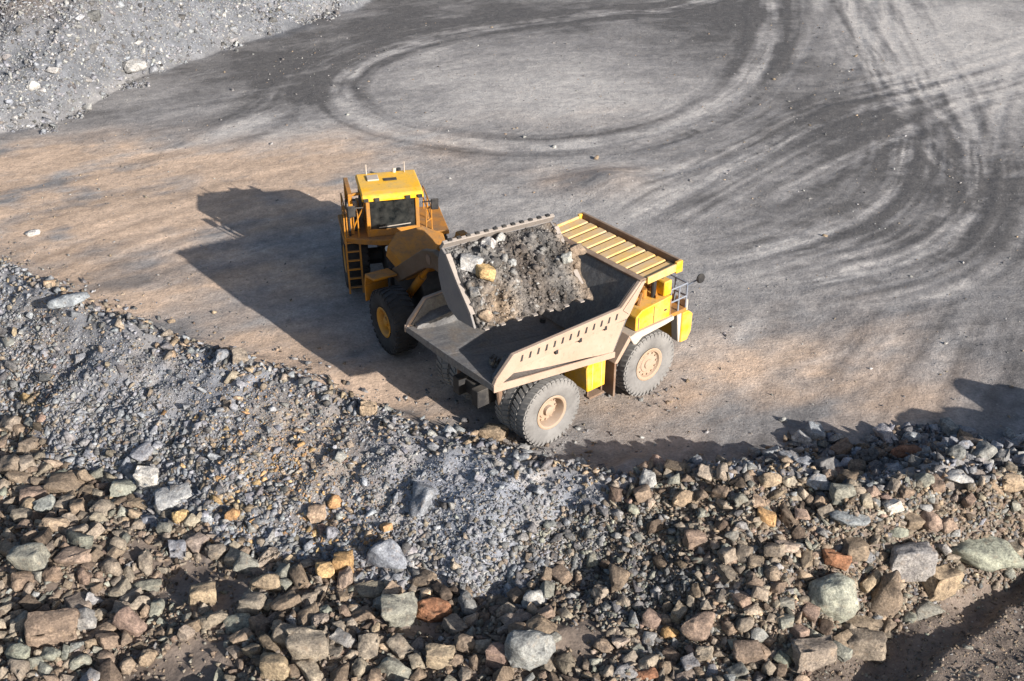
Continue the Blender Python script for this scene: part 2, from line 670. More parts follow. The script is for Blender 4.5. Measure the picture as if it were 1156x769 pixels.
for a in ((600, 95, 11, 7, 0, .75), (560, 120, 9, 4, 0, .35), (1060, 40, 9, 14, 0, .95), (1150, 60, 8, 12, 0, .5), (240, 160, 5, 3, .3, .5), (560, 200, 9, 3, 0, .35),
          (300, 150, 3, 3, 0, .3), (700, 260, 6, 3, 0, .25), (860, 340, 8, 3.5, 0, .4), (790, 400, 5, 2.5, 0, .3), (920, 420, 4, 2, .3, .25), (120, 250, 9, 4, .3, .25), (220, 350, 6, 2, 0, .3), (420, 180, 5, 3, 0, .3), (540, 230, 5, 2, 0, .2), (170, 190, 6, 2, .3, .3), (1110, 330, 6, 2, 0, .25)):
    tone += a[5] * blob(*a[:5])
mot = fbm(X, Y, 2.0, 4, 141)
fine = fbm(X, Y, .7, 3, 151)
RING = [(905, -40), (780, 5), (700, 13), (640, 20), (540, 33), (470, 48), (412, 68), (384, 92), (388, 116), (425, 140), (490, 156), (560, 165), (640, 166), (720, 155), (790, 130), (840, 95), (866, 50), (870, 5), (868, -40)]
TRACKS = [  # path, light strength, half width, twin offset, dark edge strength
    (RING, .85, .8, 0.0, .95),
    ([(690, 262), (770, 218), (830, 187), (900, 152), (960, 127), (1050, 105), (1180, 72)], 1.0, .55, 0, .6),
    ([(840, 242), (900, 212), (960, 180), (1020, 150), (1100, 115), (1190, 92)], .75, .55, 0, .5),
    ([(760, 306), (860, 284), (930, 261), (990, 228), (1018, 185), (1022, 130), (1006, 80), (972, 30), (940, -30)], 1.0, .55, 0, .6),
    ([(840, 282), (920, 252), (972, 222), (1000, 182), (1004, 130), (990, 80), (960, 30)], .5, .35, 0, .35),
    ([(850, 324), (950, 309), (1035, 287), (1086, 248), (1102, 205), (1097, 150), (1072, 90), (1035, 30), (1000, -30)], 1.0, .6, 0, .65),
    ([(900, 302), (1000, 281), (1060, 246), (1080, 205), (1076, 150), (1050, 90)], .45, .3, 0, .3),
    ([(950, 345), (1060, 318), (1120, 270), (1140, 205), (1150, 130), (1170, 60)], .4, .35, 1.1, .3),
    ([(560, 205), (640, 195), (760, 175), (850, 140), (910, 95), (945, 40), (960, -30)], .2, .5, 1.8, .2),
    ([(1190, 170), (1100, 190), (1050, 140), (1010, 90), (985, 30), (980, -30)], .45, .3, 1.2, .25),
    ([(930, 110), (1020, 92), (1120, 62), (1200, 40)], .5, .4, 1.1, .3),
    ([(985, 480), (1020, 420), (1055, 370), (1085, 320)], -.6, .6, 0, 0),
    ([(905, 480), (945, 410), (985, 365), (1020, 330)], -.5, .55, 0, 0),
    ([(1060, 470), (1090, 410), (1115, 350), (1130, 310)], -.55, .5, 0, 0),
    ([(-30, 345), (60, 300), (160, 262), (260, 232), (340, 205)], .4, .5, 1.6, .4),
    ([(90, 345), (190, 300), (300, 262), (380, 240)], .35, .5, 1.4, .35),
    ([(-20, 235), (90, 215), (190, 185), (290, 130), (340, 85), (400, 52)], -.55, .7, 1.7, 0),
    ([(100, 180), (200, 165), (280, 140), (340, 118), (372, 128)], .6, .9, 0, .25),
    ([(540, 250), (600, 222), (700, 190), (800, 165)], .25, .6, 1.8, .2),
    ([(780, 440), (860, 400), (960, 372), (1060, 358), (1170, 345)], .3, .5, 1.8, .25),
]
ruts = np.zeros(len(X))
for path, li, hw, tw, dk in TRACKS:
    d, arc, ends = track_field(path, 6.0)
    d = d + mot * .10
    bars = np.sin(2 * np.pi * (arc / .62 + .25 * np.abs(d))) * np.clip(.4 + 1.2 * fbm(X, Y, 4, 2, 191), 0, 1)
    grain = fbm(arc / 14, d, .22, 3, 193 + len(path))
    spread_ = np.exp(-(d / (2.6 + 2.0 * hw)) ** 2) * np.clip(.5 + fbm(X, Y, 5, 3, 195), 0, 1)
    tone += abs(li) * .60 * grain * spread_ * ends
    if li >= .8:
        for off, st in ((-2.3, .30), (-1.55, .35), (-1.15, -.35), (1.2, -.35), (1.5, .4), (1.9, -.3), (2.5, .35), (3.3, .25)):
            wv_ = off * (1 + .12 * np.sin(arc / 9 + off))
            tone += st * np.exp(-((d - wv_) / .15) ** 2) * ends * np.clip(.6 + 1.2 * fbm(arc / 6, d, 1.5, 2, int(off * 10) + 300), 0, 1.2)
    for off in ((-tw, tw) if tw else (0,)):
        k = (.45 * gauss(d - off, hw) + .55 * np.exp(-((d - off) / (hw * .95)) ** 6)) * (1 + .35 * fine) * (.8 + .5 * np.clip(mot, -.8, .8)) * (1 - .16 * bars) * (1 + .55 * grain)
        lines = 1 + .25 * np.sin((d - off) / hw * 5.0) + .12 * np.sin((d - off) / hw * 11.0 + 1)
        tone += li * k * lines * ends
        ruts -= .018 * gauss(d - off, hw) * np.sign(abs(li))
        if dk:
            e = gauss(np.abs(d - off) - hw * 1.75, hw * .62) * (.8 + .6 * np.clip(mot, -.8, .9)) * (1 + .22 * bars)
            tone -= dk * e * ends
            ruts += .012 * e
tone += .18 * mot + .20 * fine
tone = np.clip(tone, -1.15, 1.25)
tan_f = np.zeros(len(X))
for a in ((10, 215, 10, 5, .2, 1.25), (130, 255, 9, 4, .3, .9), (210, 320, 8, 3, .2, 1.0), (330, 400, 7, 2.5, -.3, .95), (60, 180, 7, 3, .2, .65), (-120, 230, 14, 7, 0, .9), (300, 215, 5, 4, .3, .55), (340, 180, 6, 3, 0, .5),
          (430, 440, 4, 1.6, 0, .9), (500, 470, 3, 1.2, 0, .5), (810, 430, 6, 3, .3, .33), (900, 440, 5, 3, .3, .33), (1000, 455, 4, 2.5, .3, .33), (690, 470, 5, 2, 0, .3), (850, 380, 8, 4, 0, .18), (670, 205, 2.6, 1.6, 0, .7),
          (860, 400, 8, 3, .2, .2), (520, 190, 6, 2, 0, .2), (450, 160, 6, 3, 0, .22), (640, 130, 6, 3, 0, .12)):
    tan_f += a[5] * blob(*a[:5])
tan_f = np.clip(tan_f * (.80 + .5 * mot + .42 * fbm(u / 5, v, .9, 4, 161) + .4 * fbm(u / 2, v, 2.5, 4, 163)) - .03, 0, 1)
base = np.where(tone[:, None] > 0, GREY + (DUST - GREY) * np.clip(tone, 0, 1.2)[:, None], GREY + (DARK - GREY) * np.clip(-tone, 0, 1.05)[:, None])
tancol = TAN * (1 + .34 * np.clip(tone, -1, .9))[:, None]
cl = base * (1 - tan_f[:, None]) + tancol * tan_f[:, None]
# slope of grey chippings, floor of brown fines in front of it, grey hillside behind
yc_ = np.interp(X, crest[:, 0], crest[:, 1])
yf_ = np.interp(X, foot[:, 0], foot[:, 1])
dd = Y - yc_ + fbm(X, Y, 3.5, 3, 5) * .45
on_slope = sstep(.5, -.3, dd)
near_floor = sstep(1.5, -.8, Y - yf_ + 1.2 * mot)
rightp = sstep(1.5, 5, X + 1.5 * mot)
dusty = np.clip(1.6 * fbm(X + Y, (X - Y) / 3.5, 1.3, 3, 521), 0, 1)
slopec = (BLUE * (1 - .55 * dusty)[:, None] + np.array([.34, .31, .285]) * (.55 * dusty)[:, None]) * (1 + .25 * mot + .2 * fine)[:, None]
slopec = slopec * (1 + .35 * blob(560, 570, 4, 3))[:, None]
td = np.clip(blob(370, 515, 2.6, 1.6) + .9 * blob(330, 470, 2.2, 1.5) + .8 * blob(30, 400, 2.2, 2.0) + .7 * blob(270, 560, 1.6, 1.2), 0, 1)[:, None] * .48
slopec = slopec * (1 - td) + np.array([.33, .265, .205]) * td
brownc = BROWN * (1 + .28 * mot + .2 * fine)[:, None] * .9
sl = slopec * (1 - np.maximum(near_floor, rightp)[:, None]) + brownc * np.maximum(near_floor, rightp)[:, None]
cl = cl * (1 - on_slope[:, None]) + sl * on_slope[:, None]
yh_ = np.interp(X, hill[:, 0], hill[:, 1])
on_hill = sstep(-2.0, 1.8, Y - yh_ + fbm(X, Y, 9, 3, 61) * 2.2 + fbm(X, Y, 2.4, 3, 63) * 1.6) * sstep(4, -6, X)
_hx, _hy, _ = on_land(8, -4)
hb = np.exp(-(((X - _hx) / 3.5) ** 2 + ((Y - _hy) / 2.5) ** 2))[:, None]
hillc = (np.array([.148, .158, .178]) * (1 - hb) + np.array([.17, .13, .10]) * hb) * (1 + .16 * mot + .14 * fine + .12 * fbm(X, Y, 9, 3, 171))[:, None]
cl = cl * (1 - on_hill[:, None]) + hillc * on_hill[:, None]
Z = Z + ruts * (1 - on_slope) * (1 - on_hill)
nx_, ny_ = len(gx), len(gy)
ii = np.arange(nx_ * ny_).reshape(ny_, nx_)
F4 = np.stack([ii[:-1, :-1], ii[:-1, 1:], ii[1:, 1:], ii[1:, :-1]], -1).reshape(-1, 4)
ground = raw_mesh("ground", np.c_[X, Y, Z], F4, np.clip(cl, .02, .8), M['earth'])
for p in ground.data.polygons:
    p.use_smooth = True
tag(ground, "dusty grey quarry floor scored by curving tyre tracks", None, None, 'structure')

# ------------------------------------------------------------------ machine parts shared by both
def add_wheel(root, name, c, Rad, W, rimR, side, tyre_m, rim_m, deep, T=None, lugs=38):
    """A wheel as part > tyre, rim. side -1: outer face looks to -y."""
    wroot = empty(name, (0, 0, 0), 0, root)
    s = side
    h = W / 2
    t = MB(T)
    prof = [(rimR, .42 * W), (rimR + .05, h * .93), (rimR + .3 * (Rad - rimR), h * 1.02), (rimR + .62 * (Rad - rimR), h * 1.04), (Rad - .14, h * .98), (Rad - .05, h * .86),
            (Rad - .02, h * .5), (Rad - .02, 0)]
    prof = prof + [(r, -y) for r, y in prof[-2::-1]]
    prof = prof + [prof[0]]
    t.lathe(prof, c, 56)
    for i in range(lugs):
        for sd in (1, -1):
            a = 2 * math.pi * (i + (.5 if sd < 0 else 0)) / lugs
            da = 2 * math.pi / lugs * .30
            sk = 2 * math.pi / lugs * .55
            q = []
            for r in (Rad - .07, Rad + .012):
                for yy, sh in ((h * .10, sk), (h * .93, 0)):
                    for e in (-da, da):
                        q.append((r, yy * sd, a + sh + e))
            P = [(c[0] + r * math.cos(an), c[1] + yy, c[2] + r * math.sin(an)) for r, yy, an in q]
            t.hexa([P[0], P[1], P[3], P[2], P[4], P[5], P[7], P[6]])
            q = []                                     # the lug folds over the shoulder
            for yy in (h * .9, h * 1.025):
                for r in (Rad - .24, Rad - .05):
                    for e in (-da * .9, da * .9):
                        q.append((r, yy * sd, a + e))
            P = [(c[0] + r * math.cos(an), c[1] + yy, c[2] + r * math.sin(an)) for r, yy, an in q]
            t.hexa([P[0], P[1], P[3], P[2], P[4], P[5], P[7], P[6]])
    t.build("tyre", tyre_m, wroot, smooth=True)
    r = MB(T)
    o = s * h
    r.lathe([(rimR + .02, o * .95), (rimR - .03, o * .99), (rimR - .09, o * .93), (rimR - .12, o * (1 - .25 * deep)), (rimR - .16, o * (1 - deep)), (rimR * .55, o * (1 - deep)),
             (rimR * .52, o * (1 - deep * .75)), (rimR * .30, o * (1 - deep * .70)), (rimR * .28, o * (1 - deep * .35)), (rimR * .10, o * (1 - deep * .3)), (.001, o * (1 - deep * .3))], c, 40)
    r.lathe([(rimR + .02, -o * .9), (rimR * .5, -o * .6), (.001, -o * .6)], c, 32)
    for k in range(12):
        a = 2 * math.pi * k / 12
        y0 = c[1] + o * (1 - deep)
        p = (c[0] + rimR * .68 * math.cos(a), y0, c[2] + rimR * .68 * math.sin(a))
        r.tube(p, (p[0], y0 + s * .06, p[2]), .035, 6)
    r.build("rim", rim_m, wroot, smooth=True)
    return wroot


# ------------------------------------------------------------------ the dump truck
TH = 0.885
truck = empty("dump_truck", (-.21, 36.612, -.035), math.pi / 2 - TH)
tag(truck, "yellow rigid dump truck with dusty tan bed parked under the loader bucket", "dump truck")
W2 = 2.595
# chassis
m = MB()
for s in (1, -1):
    m.box(-1.9, 6.3, s * .55 - .18, s * .55 + .18, 1.35, 2.05)
m.box(-1.6, -1.2, -.55, .55, 1.4, 1.95).box(1.2, 1.6, -.55, .55, 1.4, 1.95).box(3.2, 3.6, -.55, .55, 1.4, 1.95)
m.box(3.9, 6.5, -.95, .95, 1.5, 2.9)
m.tube((0, -2.0, 1.35), (0, 2.0, 1.35), .48, 20)
m.lathe([(.001, -.6), (.5, -.55), (.72, -.2), (.72, .2), (.5, .55), (.001, .6)], (0, 0, 1.35), 20)
m.box(4.75, 5.15, -1.9, 1.9, 1.1, 1.5)
m.build("chassis", M['dark'], truck, .02)
for s in (1, -1):
    m = MB().tube((1.9, s * .85, 1.3), (2.3, s * .85, 2.2), .17, 12).tube((2.3, s * .85, 2.2), (2.5, s * .85, 2.75), .11, 12)
    m.build("hoist_cylinder", M['dark'], truck)
    m = MB().tube((-1.2, s * 1.2, 1.3), (-1.35, s * 1.05, 3.2), .12, 10)
    m.build("suspension_cylinder", M['rust'], truck)
# wheels
for s in (-1, 1):
    add_wheel(truck, "wheel", (4.95, s * 2.12, 1.35), 1.33, .76, .66, s, M['tyre'], M['rim'], .35)
    add_wheel(truck, "wheel", (0, s * 2.21, 1.35), 1.33, .76, .66, s, M['tyre'], M['rim'], 1.0)
    add_wheel(truck, "wheel", (0, s * 1.36, 1.35), 1.33, .76, .66, s, M['tyre'], M['rim'], .6)

# dump body
body = MB()
fz = lambda x: 3.46 - (x + 2.63) * (3.46 - 2.62) / (2.85 + 2.63)      # floor height along the bed
for s in (1, -1):
    # floor halves, a shallow vee
    body.hexa([(-2.63, 0, fz(-2.63) - .24), (-2.63, s * (W2 - .052), fz(-2.63) - .14), (2.95, s * (W2 - .052), fz(2.95) - .10), (2.95, 0, fz(2.95) - .36),
               (-2.63, 0, fz(-2.63) + .10), (-2.63, s * (W2 - .052), fz(-2.63) + .12), (2.95, s * (W2 - .052), fz(2.95) + .06), (2.95, 0, fz(2.95) - .14)])
body.build("bed_floor", M['worn'], truck, .015)
# front wall, leaning forward
m = MB()
m.hexa([(2.78, -W2 + .08, 2.62), (2.95, -W2 + .08, 2.62), (2.95, W2 - .08, 2.62), (2.78, W2 - .08, 2.62),
        (4.13, -W2 + .08, 5.20), (4.30, -W2 + .08, 5.20), (4.30, W2 - .08, 5.20), (4.13, W2 - .08, 5.20)])
fw = m.build("bed_front_wall", M['worn'], truck, .015)
m = MB().box(4.06, 4.34, -W2, W2, 5.205, 5.30)
m.build("top_rail", M['rust'], fw, .015)
for s in (1, -1):
    side = empty("bed_side", (0, 0, 0), 0, truck)
    yo, yi = s * W2, s * (W2 - .16)
    # upper band: box section rail with stake pockets, running down to the tail and up to the canopy
    out = [(-2.66, 3.50), (-2.50, 3.78), (-1.78, 4.46), (3.18, 4.46), (4.10, 5.28), (4.38, 5.28), (3.62, 4.02), (3.50, 3.92), (-1.45, 3.86), (-2.30, 3.50)]
    MB().prism(out, yi, yo).build("upper_band", M['tan'], side, .02)
    # lower panel: set back under the band at the rear, flush at the front
    top = [(-2.36, .30, 3.60), (-1.6, .66, 3.88), (.2, .42, 3.88), (1.7, .14, 3.88), (3.44, .03, 3.88)]
    bot = [(-2.40, .30, 3.44), (-1.6, .46, 3.38), (.2, .26, 3.12), (1.7, .10, 2.94), (2.86, .02, 2.72)]
    pan, inn, shelf = MB(), MB(), MB()
    for k in range(4):
        q = [(x, s * (W2 - i), z) for x, i, z in (bot[k], bot[k + 1], top[k + 1], top[k])]
        pan.hexa(q + [(x, y - s * .10, z) for x, y, z in q])
        inn.hexa([(x, y - s * .103, z) for x, y, z in q] + [(x, y - s * .13, z) for x, y, z in q])
        (xa, ia, za), (xb, ib, zb) = top[k], top[k + 1]
        shelf.hexa([(xa, s * (W2 - ia - .14), za + .003), (xb, s * (W2 - ib - .14), zb + .003), (xb, s * (W2 - .165), zb + .003), (xa, s * (W2 - .165), za + .003),
                    (xa, s * (W2 - ia - .14), za + .04), (xb, s * (W2 - ib - .14), zb + .04), (xb, s * (W2 - .165), zb + .04), (xa, s * (W2 - .165), za + .04)])
    pan.build("lower_panel", M['tan'], side)
    inn.build("inner_panel", M['worn'], side)
    shelf.build("inner_shelf", M['worn'], side)
    # sill flange along the edge of the floor
    MB().hexa([(-2.64, s * (W2 - .05), 3.30), (-2.64, s * (W2 + .02), 3.30), (2.97, s * (W2 + .02), 2.50), (2.97, s * (W2 - .05), 2.50),
               (-2.64, s * (W2 - .05), 3.60), (-2.64, s * (W2 + .02), 3.60), (2.97, s * (W2 + .02), 2.74), (2.97, s * (W2 - .05), 2.74)]).build("sill_flange", M['tan'], side, .01)
    # worn inner skin
    MB().prism([(-2.48, 3.62), (-1.76, 4.43), (3.16, 4.43), (3.98, 5.16), (3.45, 3.88), (-1.5, 3.87), (-2.3, 3.52)], s * (W2 - .175), s * (W2 - .215)).build("inner_skin", M['worn'], side)
    # slots in the band
    for i in range(13):
        x = -1.45 + i * .365
        MB().hexa([(x - .05, yo - s * .05, 4.08), (x + .05, yo - s * .05, 4.08), (x + .05, yo + s * .006, 4.08), (x - .05, yo + s * .006, 4.08),
                   (x + .02, yo - s * .05, 4.31), (x + .10, yo - s * .05, 4.31), (x + .10, yo + s * .006, 4.31), (x + .02, yo + s * .006, 4.31)]).build("stake_slot", M['dark'], side)
    for x, z in ((.15, 3.80), (1.25, 3.86), (2.45, 3.90)):
        MB().box(x - .06, x + .06, yo - s * .10, yo + s * .004, z - .06, z + .11).build("lashing_opening", M['dark'], side)
    # diagonal crease plate from rail to canopy
    MB().slab([(3.25, yo + s * .004, 4.36), (4.12, yo + s * .004, 5.22), (4.30, yo + s * .004, 5.22), (3.55, yo + s * .004, 4.10)], (0, s * .035, 0)).build("corner_gusset", M['tan'], side, .01)
    MB().tube((-1.95, s * 1.25, 3.32), (-1.75, s * 1.2, 2.75), .09, 8).tube((-1.95, s * 1.25, 3.32), (-1.55, s * 1.3, 2.8), .07, 8).build("tail_bracket", M['tan'], side)
# bolsters under the bed
m = MB()
for x in (-1.2, -.1, 1.0, 2.0):
    m.box(x - .12, x + .12, -1.9, 1.9, fz(x) - .52, fz(x) - .26)
m.build("bed_bolster", M['tan'], truck, .01)
# canopy
can = MB().hexa([(4.30, -W2, 5.10), (5.97, -W2, 5.17), (5.97, W2, 5.17), (4.30, W2, 5.10), (4.30, -W2, 5.18), (5.97, -W2, 5.24), (5.97, W2, 5.24), (4.30, W2, 5.18)]).build("canopy", M['canopy'], truck, .01)
for i in range(10):
    y = -W2 + .22 + i * (2 * W2 - .44) / 9
    hw_ = .185
    MB().hexa([(4.34, y - hw_ - .05, 5.184), (5.90, y - hw_ - .05, 5.243), (5.90, y + hw_ + .05, 5.243), (4.34, y + hw_ + .05, 5.184),
               (4.38, y - hw_, 5.265), (5.88, y - hw_, 5.325), (5.88, y + hw_, 5.325), (4.38, y + hw_, 5.265)]).build("rib", M['canopy'], can, .01)
MB().box(5.972, 6.08, -W2 - .02, W2 + .02, 5.08, 5.52).build("front_lip", M['rust'], can, .015)
for s in (1, -1):
    MB().hexa([(4.36, s * (W2 + .004), 5.06), (6.12, s * (W2 + .004), 5.10), (6.12, s * (W2 + .09), 5.10), (4.36, s * (W2 + .09), 5.06),
               (4.36, s * (W2 + .004), 5.34), (6.12, s * (W2 + .004), 5.42), (6.12, s * (W2 + .09), 5.42), (4.36, s * (W2 + .09), 5.34)]).build("side_lip", M['canopy'], can, .015)
    MB().box(5.80, 6.13, s * (W2 - .02), s * (W2 + .11), 5.02, 5.48).build("corner_cap", M['yellow'], can, .02)
# right front: hydraulic locker, fender, deck, bumper
MB().prism([(4.05, 3.14), (5.90, 3.14), (5.90, 4.02), (4.35, 3.92), (4.05, 3.70)], -2.52, -1.55).build("side_locker", M['yellow'], truck, .03)
MB().box(4.15, 4.20, -2.535, -2.521, 3.2, 3.68).build("locker_edge", M['rust'], truck)
MB().box(5.80, 5.85, -2.535, -2.521, 3.2, 3.9).build("locker_edge", M['rust'], truck)
MB().box(4.95, 4.975, -2.53, -2.521, 3.18, 3.88).build("locker_seam", M['dark'], truck)
MB().box(5.5, 5.62, -2.545, -2.521, 3.5, 3.56).build("locker_handle", M['dark'], truck)
m = MB().box(4.3, 6.75, -1.5, .75, 2.95, 3.95).prism([(4.3, 3.952), (6.3, 3.952), (5.9, 4.35), (4.7, 4.35)], -1.4, .6)
m.build("engine_hood", M['orange'], truck, .04)
m = MB()
for k in range(3):
    m.box(4.6 + k * .45, 4.9 + k * .45, -1.54, -1.502, 3.2, 3.8)
m.tube((4.5, -1.9, 3.96), (4.5, -1.9, 4.4), .16, 12).tube((5.0, -1.9, 3.99), (5.0, -1.9, 4.35), .12, 12)
m.bar((4.45, -2.2, 3.98), (5.5, -1.5, 4.45), .1, .1).bar((5.3, -2.3, 4.03), (5.75, -1.45, 4.5), .1, .1)
m.build("pipework", M['orange'], truck, .01)
MB().box(5.55, 5.95, -2.42, -1.75, 4.025, 4.62).build("air_cleaner_box", M['yellow'], truck, .04)
m = MB()
m.tube((5.75, -2.05, 4.62), (5.75, -2.05, 4.9), .09, 10).tube((5.3, -2.1, 4.0), (5.3, -2.1, 4.75), .10, 10)
m.build("exhaust_stub", M['dark'], truck)
MB().prism([(3.70, 3.05), (3.98, 3.132), (6.0, 3.132), (6.0, 2.98), (5.55, 2.92), (4.35, 2.84), (4.05, 2.62), (3.92, 2.68)], -2.60, -1.6).build("front_fender", M['pale'], truck, .02)
MB().hexa([(3.02, -2.56, 2.18), (3.18, -2.56, 2.12), (3.18, -1.7, 2.12), (3.02, -1.7, 2.18), (3.72, -2.56, 3.10), (3.90, -2.56, 3.02), (3.90, -1.7, 3.02), (3.72, -1.7, 3.10)]).build("fender_apron", M['tan'], truck, .015)
MB().box(3.03, 3.13, -2.55, -1.75, .72, 2.17).build("mud_flap", M['rust'], truck, .01)
MB().prism([(3.70, 3.05), (3.98, 3.132), (6.0, 3.132), (6.0, 2.98), (5.55, 2.92), (4.35, 2.84), (4.05, 2.62), (3.92, 2.68)], 1.6, 2.60).build("front_fender", M['pale'], truck, .02)
MB().box(3.03, 3.13, 1.75, 2.55, .72, 2.17).build("mud_flap", M['rust'], truck, .01)
MB().box(6.02, 6.95, -2.35, 2.45, 2.9, 3.06).box(5.98, 6.2, 1.0, 2.45, 2.9, 3.06).build("front_deck", M['orange'], truck, .02)
MB().prism([(6.75, 1.55), (7.12, 1.55), (7.32, 1.9), (7.34, 2.66), (7.10, 2.86), (6.75, 2.86)], -2.35, 2.45).build("bumper", M['yellow'], truck, .04)
MB().prism([(6.66, 1.62), (6.745, 1.55), (6.745, 2.86), (6.50, 2.86)], -2.30, -1.95).build("bumper_bracket", M['pale'], truck, .02)
MB().box(6.96, 7.08, -2.3, -1.35, 2.87, 3.35).build("headlamp_housing", M['pale'], truck, .03)
for y in (-1.9, -1.55):
    MB().tube((7.081, y, 3.1), (7.12, y, 3.1), .12, 14).build("headlight", M['lamp'], truck)
MB().box(6.76, 7.02, -.9, .9, 1.62, 3.7).build("radiator_grille", M['dark'], truck, .02)
m = MB()
for (x, y) in ((6.05, -2.3), (6.5, -2.3), (6.92, -2.3), (6.92, -1.7), (6.92, -1.1), (6.92, -.5)):
    m.tube((x, y, 3.06), (x, y, 4.1), .035, 8)
for z in (3.55, 4.1):
    m.path([(6.05, -2.3, z), (6.92, -2.3, z), (6.92, -.5, z)], .035)
m.build("deck_railing", M['blue'], truck)
MB().path([(6.92, -2.3, 4.0), (7.1, -2.55, 4.25), (7.2, -2.65, 4.33)], .03).build("mirror_arm", M['blue'], truck)
MB().lathe([(.001, -.07), (.17, -.06), (.2, 0), (.17, .06), (.001, .07)], (7.2, -2.68, 4.36), 16).build("mirror", M['dark'], truck, smooth=True)
m = MB()
for s in (-1.75, -1.25):
    m.bar((7.38, s, 1.5), (7.1, s, 3.1), .05, .09)
for k in range(6):
    t_ = (k + .5) / 6
    m.box(7.36 - .28 * t_ - .1, 7.36 - .28 * t_ + .06, -1.75, -1.25, 1.5 + 1.6 * t_, 1.54 + 1.6 * t_)
m.build("access_ladder", M['blue'], truck)
# operator's cab on the left, under the canopy
cab = MB().prism([(4.55, 3.06), (6.2, 3.06), (6.2, 3.75), (6.0, 4.85), (4.55, 4.85)], .85, 2.35).build("cab", M['yellow'], truck, .04)
MB().hexa([(6.215, 1.0, 3.72), (6.225, 1.0, 3.72), (6.225, 2.2, 3.72), (6.215, 2.2, 3.72), (6.045, 1.0, 4.7), (6.055, 1.0, 4.7), (6.055, 2.2, 4.7), (6.045, 2.2, 4.7)]).build("windscreen", M['glass'], cab)
MB().box(4.8, 5.9, 2.352, 2.362, 3.75, 4.7).build("side_window", M['glass'], cab)
MB().box(4.8, 5.85, .838, .848, 3.75, 4.7).build("side_window", M['glass'], cab)
# fuel tank and steps between the axles
MB().prism([(1.88, 1.30), (2.76, 1.30), (2.76, 2.46), (2.55, 2.58), (1.98, 2.58), (1.80, 2.30)], -2.38, -1.1).build("fuel_tank", M['yellow'], truck, .04)
MB().box(2.06, 2.12, -2.395, -2.381, 1.4, 2.45).box(2.5, 2.56, -2.395, -2.381, 1.4, 2.45).build("tank_strap", M['canopy'], truck)
MB().prism([(1.88, 1.30), (2.76, 1.30), (2.76, 2.46), (2.55, 2.58), (1.98, 2.58), (1.80, 2.30)], 1.1, 2.38).build("hydraulic_tank", M['yellow'], truck, .04)
m = MB().box(1.95, 2.7, -2.42, -2.1, .98, 1.06).box(1.95, 2.02, -2.3, -2.2, 1.06, 1.3).box(2.63, 2.7, -2.3, -2.2, 1.06, 1.3)
m.build("tank_step", M['rust'], truck, .01)

# ------------------------------------------------------------------ the wheel loader
LF = R(30)            # how far its front half is turned to the right of facing the camera
hx, hy = -3.23 - 2.75 * math.sin(LF), 42.05 + 2.75 * math.cos(LF)
loader = empty("wheel_loader", (hx, hy, .0), LF - math.pi / 2)
tag(loader, "large orange-yellow wheel loader lifting a heaped bucket over the truck bed", "wheel loader")
TR = Matrix.Rotation(R(-17), 4, 'Z')
# front half
for s in (-1, 1):
    add_wheel(loader, "wheel", (2.75, s * 1.75, 1.35), 1.34, .98, .62, s, M['tyre_dark'], M['rim_orange'], .55, None, 30)
    add_wheel(loader, "wheel", (-2.7, s * 1.75, 1.35), 1.34, .98, .62, s, M['tyre_dark'], M['rim_orange'], .55, TR, 30)
MB().tube((2.75, -1.4, 1.35), (2.75, 1.4, 1.35), .36, 16).build("front_axle", M['dark'], loader)
MB(TR).tube((-2.7, -1.4, 1.35), (-2.7, 1.4, 1.35), .36, 16).build("rear_axle", M['dark'], loader)
MB().prism([(.25, 1.0), (.25, 2.3), (1.0, 3.0), (2.3, 3.2), (3.1, 2.5), (3.5, 1.3), (3.1, .8), (.8, .8)], -.55, .55).build("front_frame", M['dark'], loader, .03)
hexo = [(.75, -.55, 4.12), (.75, .65, 4.12), (1.45, 1.22, 3.95), (2.75, .95, 3.35), (2.75, -1.0, 3.35), (1.45, -1.28, 3.95)]
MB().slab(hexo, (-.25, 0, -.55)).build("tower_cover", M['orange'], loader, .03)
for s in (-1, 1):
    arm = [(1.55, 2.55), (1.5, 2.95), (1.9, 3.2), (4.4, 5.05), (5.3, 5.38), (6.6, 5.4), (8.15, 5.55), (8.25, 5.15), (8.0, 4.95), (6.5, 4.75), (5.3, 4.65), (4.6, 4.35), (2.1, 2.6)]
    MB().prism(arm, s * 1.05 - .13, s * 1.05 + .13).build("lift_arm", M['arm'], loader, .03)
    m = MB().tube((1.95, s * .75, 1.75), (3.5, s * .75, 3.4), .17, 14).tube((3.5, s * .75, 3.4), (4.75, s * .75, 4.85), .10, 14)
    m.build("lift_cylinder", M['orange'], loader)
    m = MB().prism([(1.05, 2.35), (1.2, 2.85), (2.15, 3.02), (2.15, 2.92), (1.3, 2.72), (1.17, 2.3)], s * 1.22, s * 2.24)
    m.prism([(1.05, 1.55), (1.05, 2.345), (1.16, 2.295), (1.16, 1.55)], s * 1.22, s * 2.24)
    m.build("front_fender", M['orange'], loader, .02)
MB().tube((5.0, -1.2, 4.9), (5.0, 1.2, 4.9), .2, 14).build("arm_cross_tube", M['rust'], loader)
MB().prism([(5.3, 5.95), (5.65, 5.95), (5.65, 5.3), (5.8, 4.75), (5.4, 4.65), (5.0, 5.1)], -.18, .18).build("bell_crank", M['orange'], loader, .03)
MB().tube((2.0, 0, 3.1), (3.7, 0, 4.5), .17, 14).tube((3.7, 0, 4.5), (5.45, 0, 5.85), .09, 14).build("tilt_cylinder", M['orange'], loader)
MB().bar((5.58, 0, 4.75), (8.0, 0, 5.35), .22, .22).build("tilt_link", M['rust'], loader, .02)
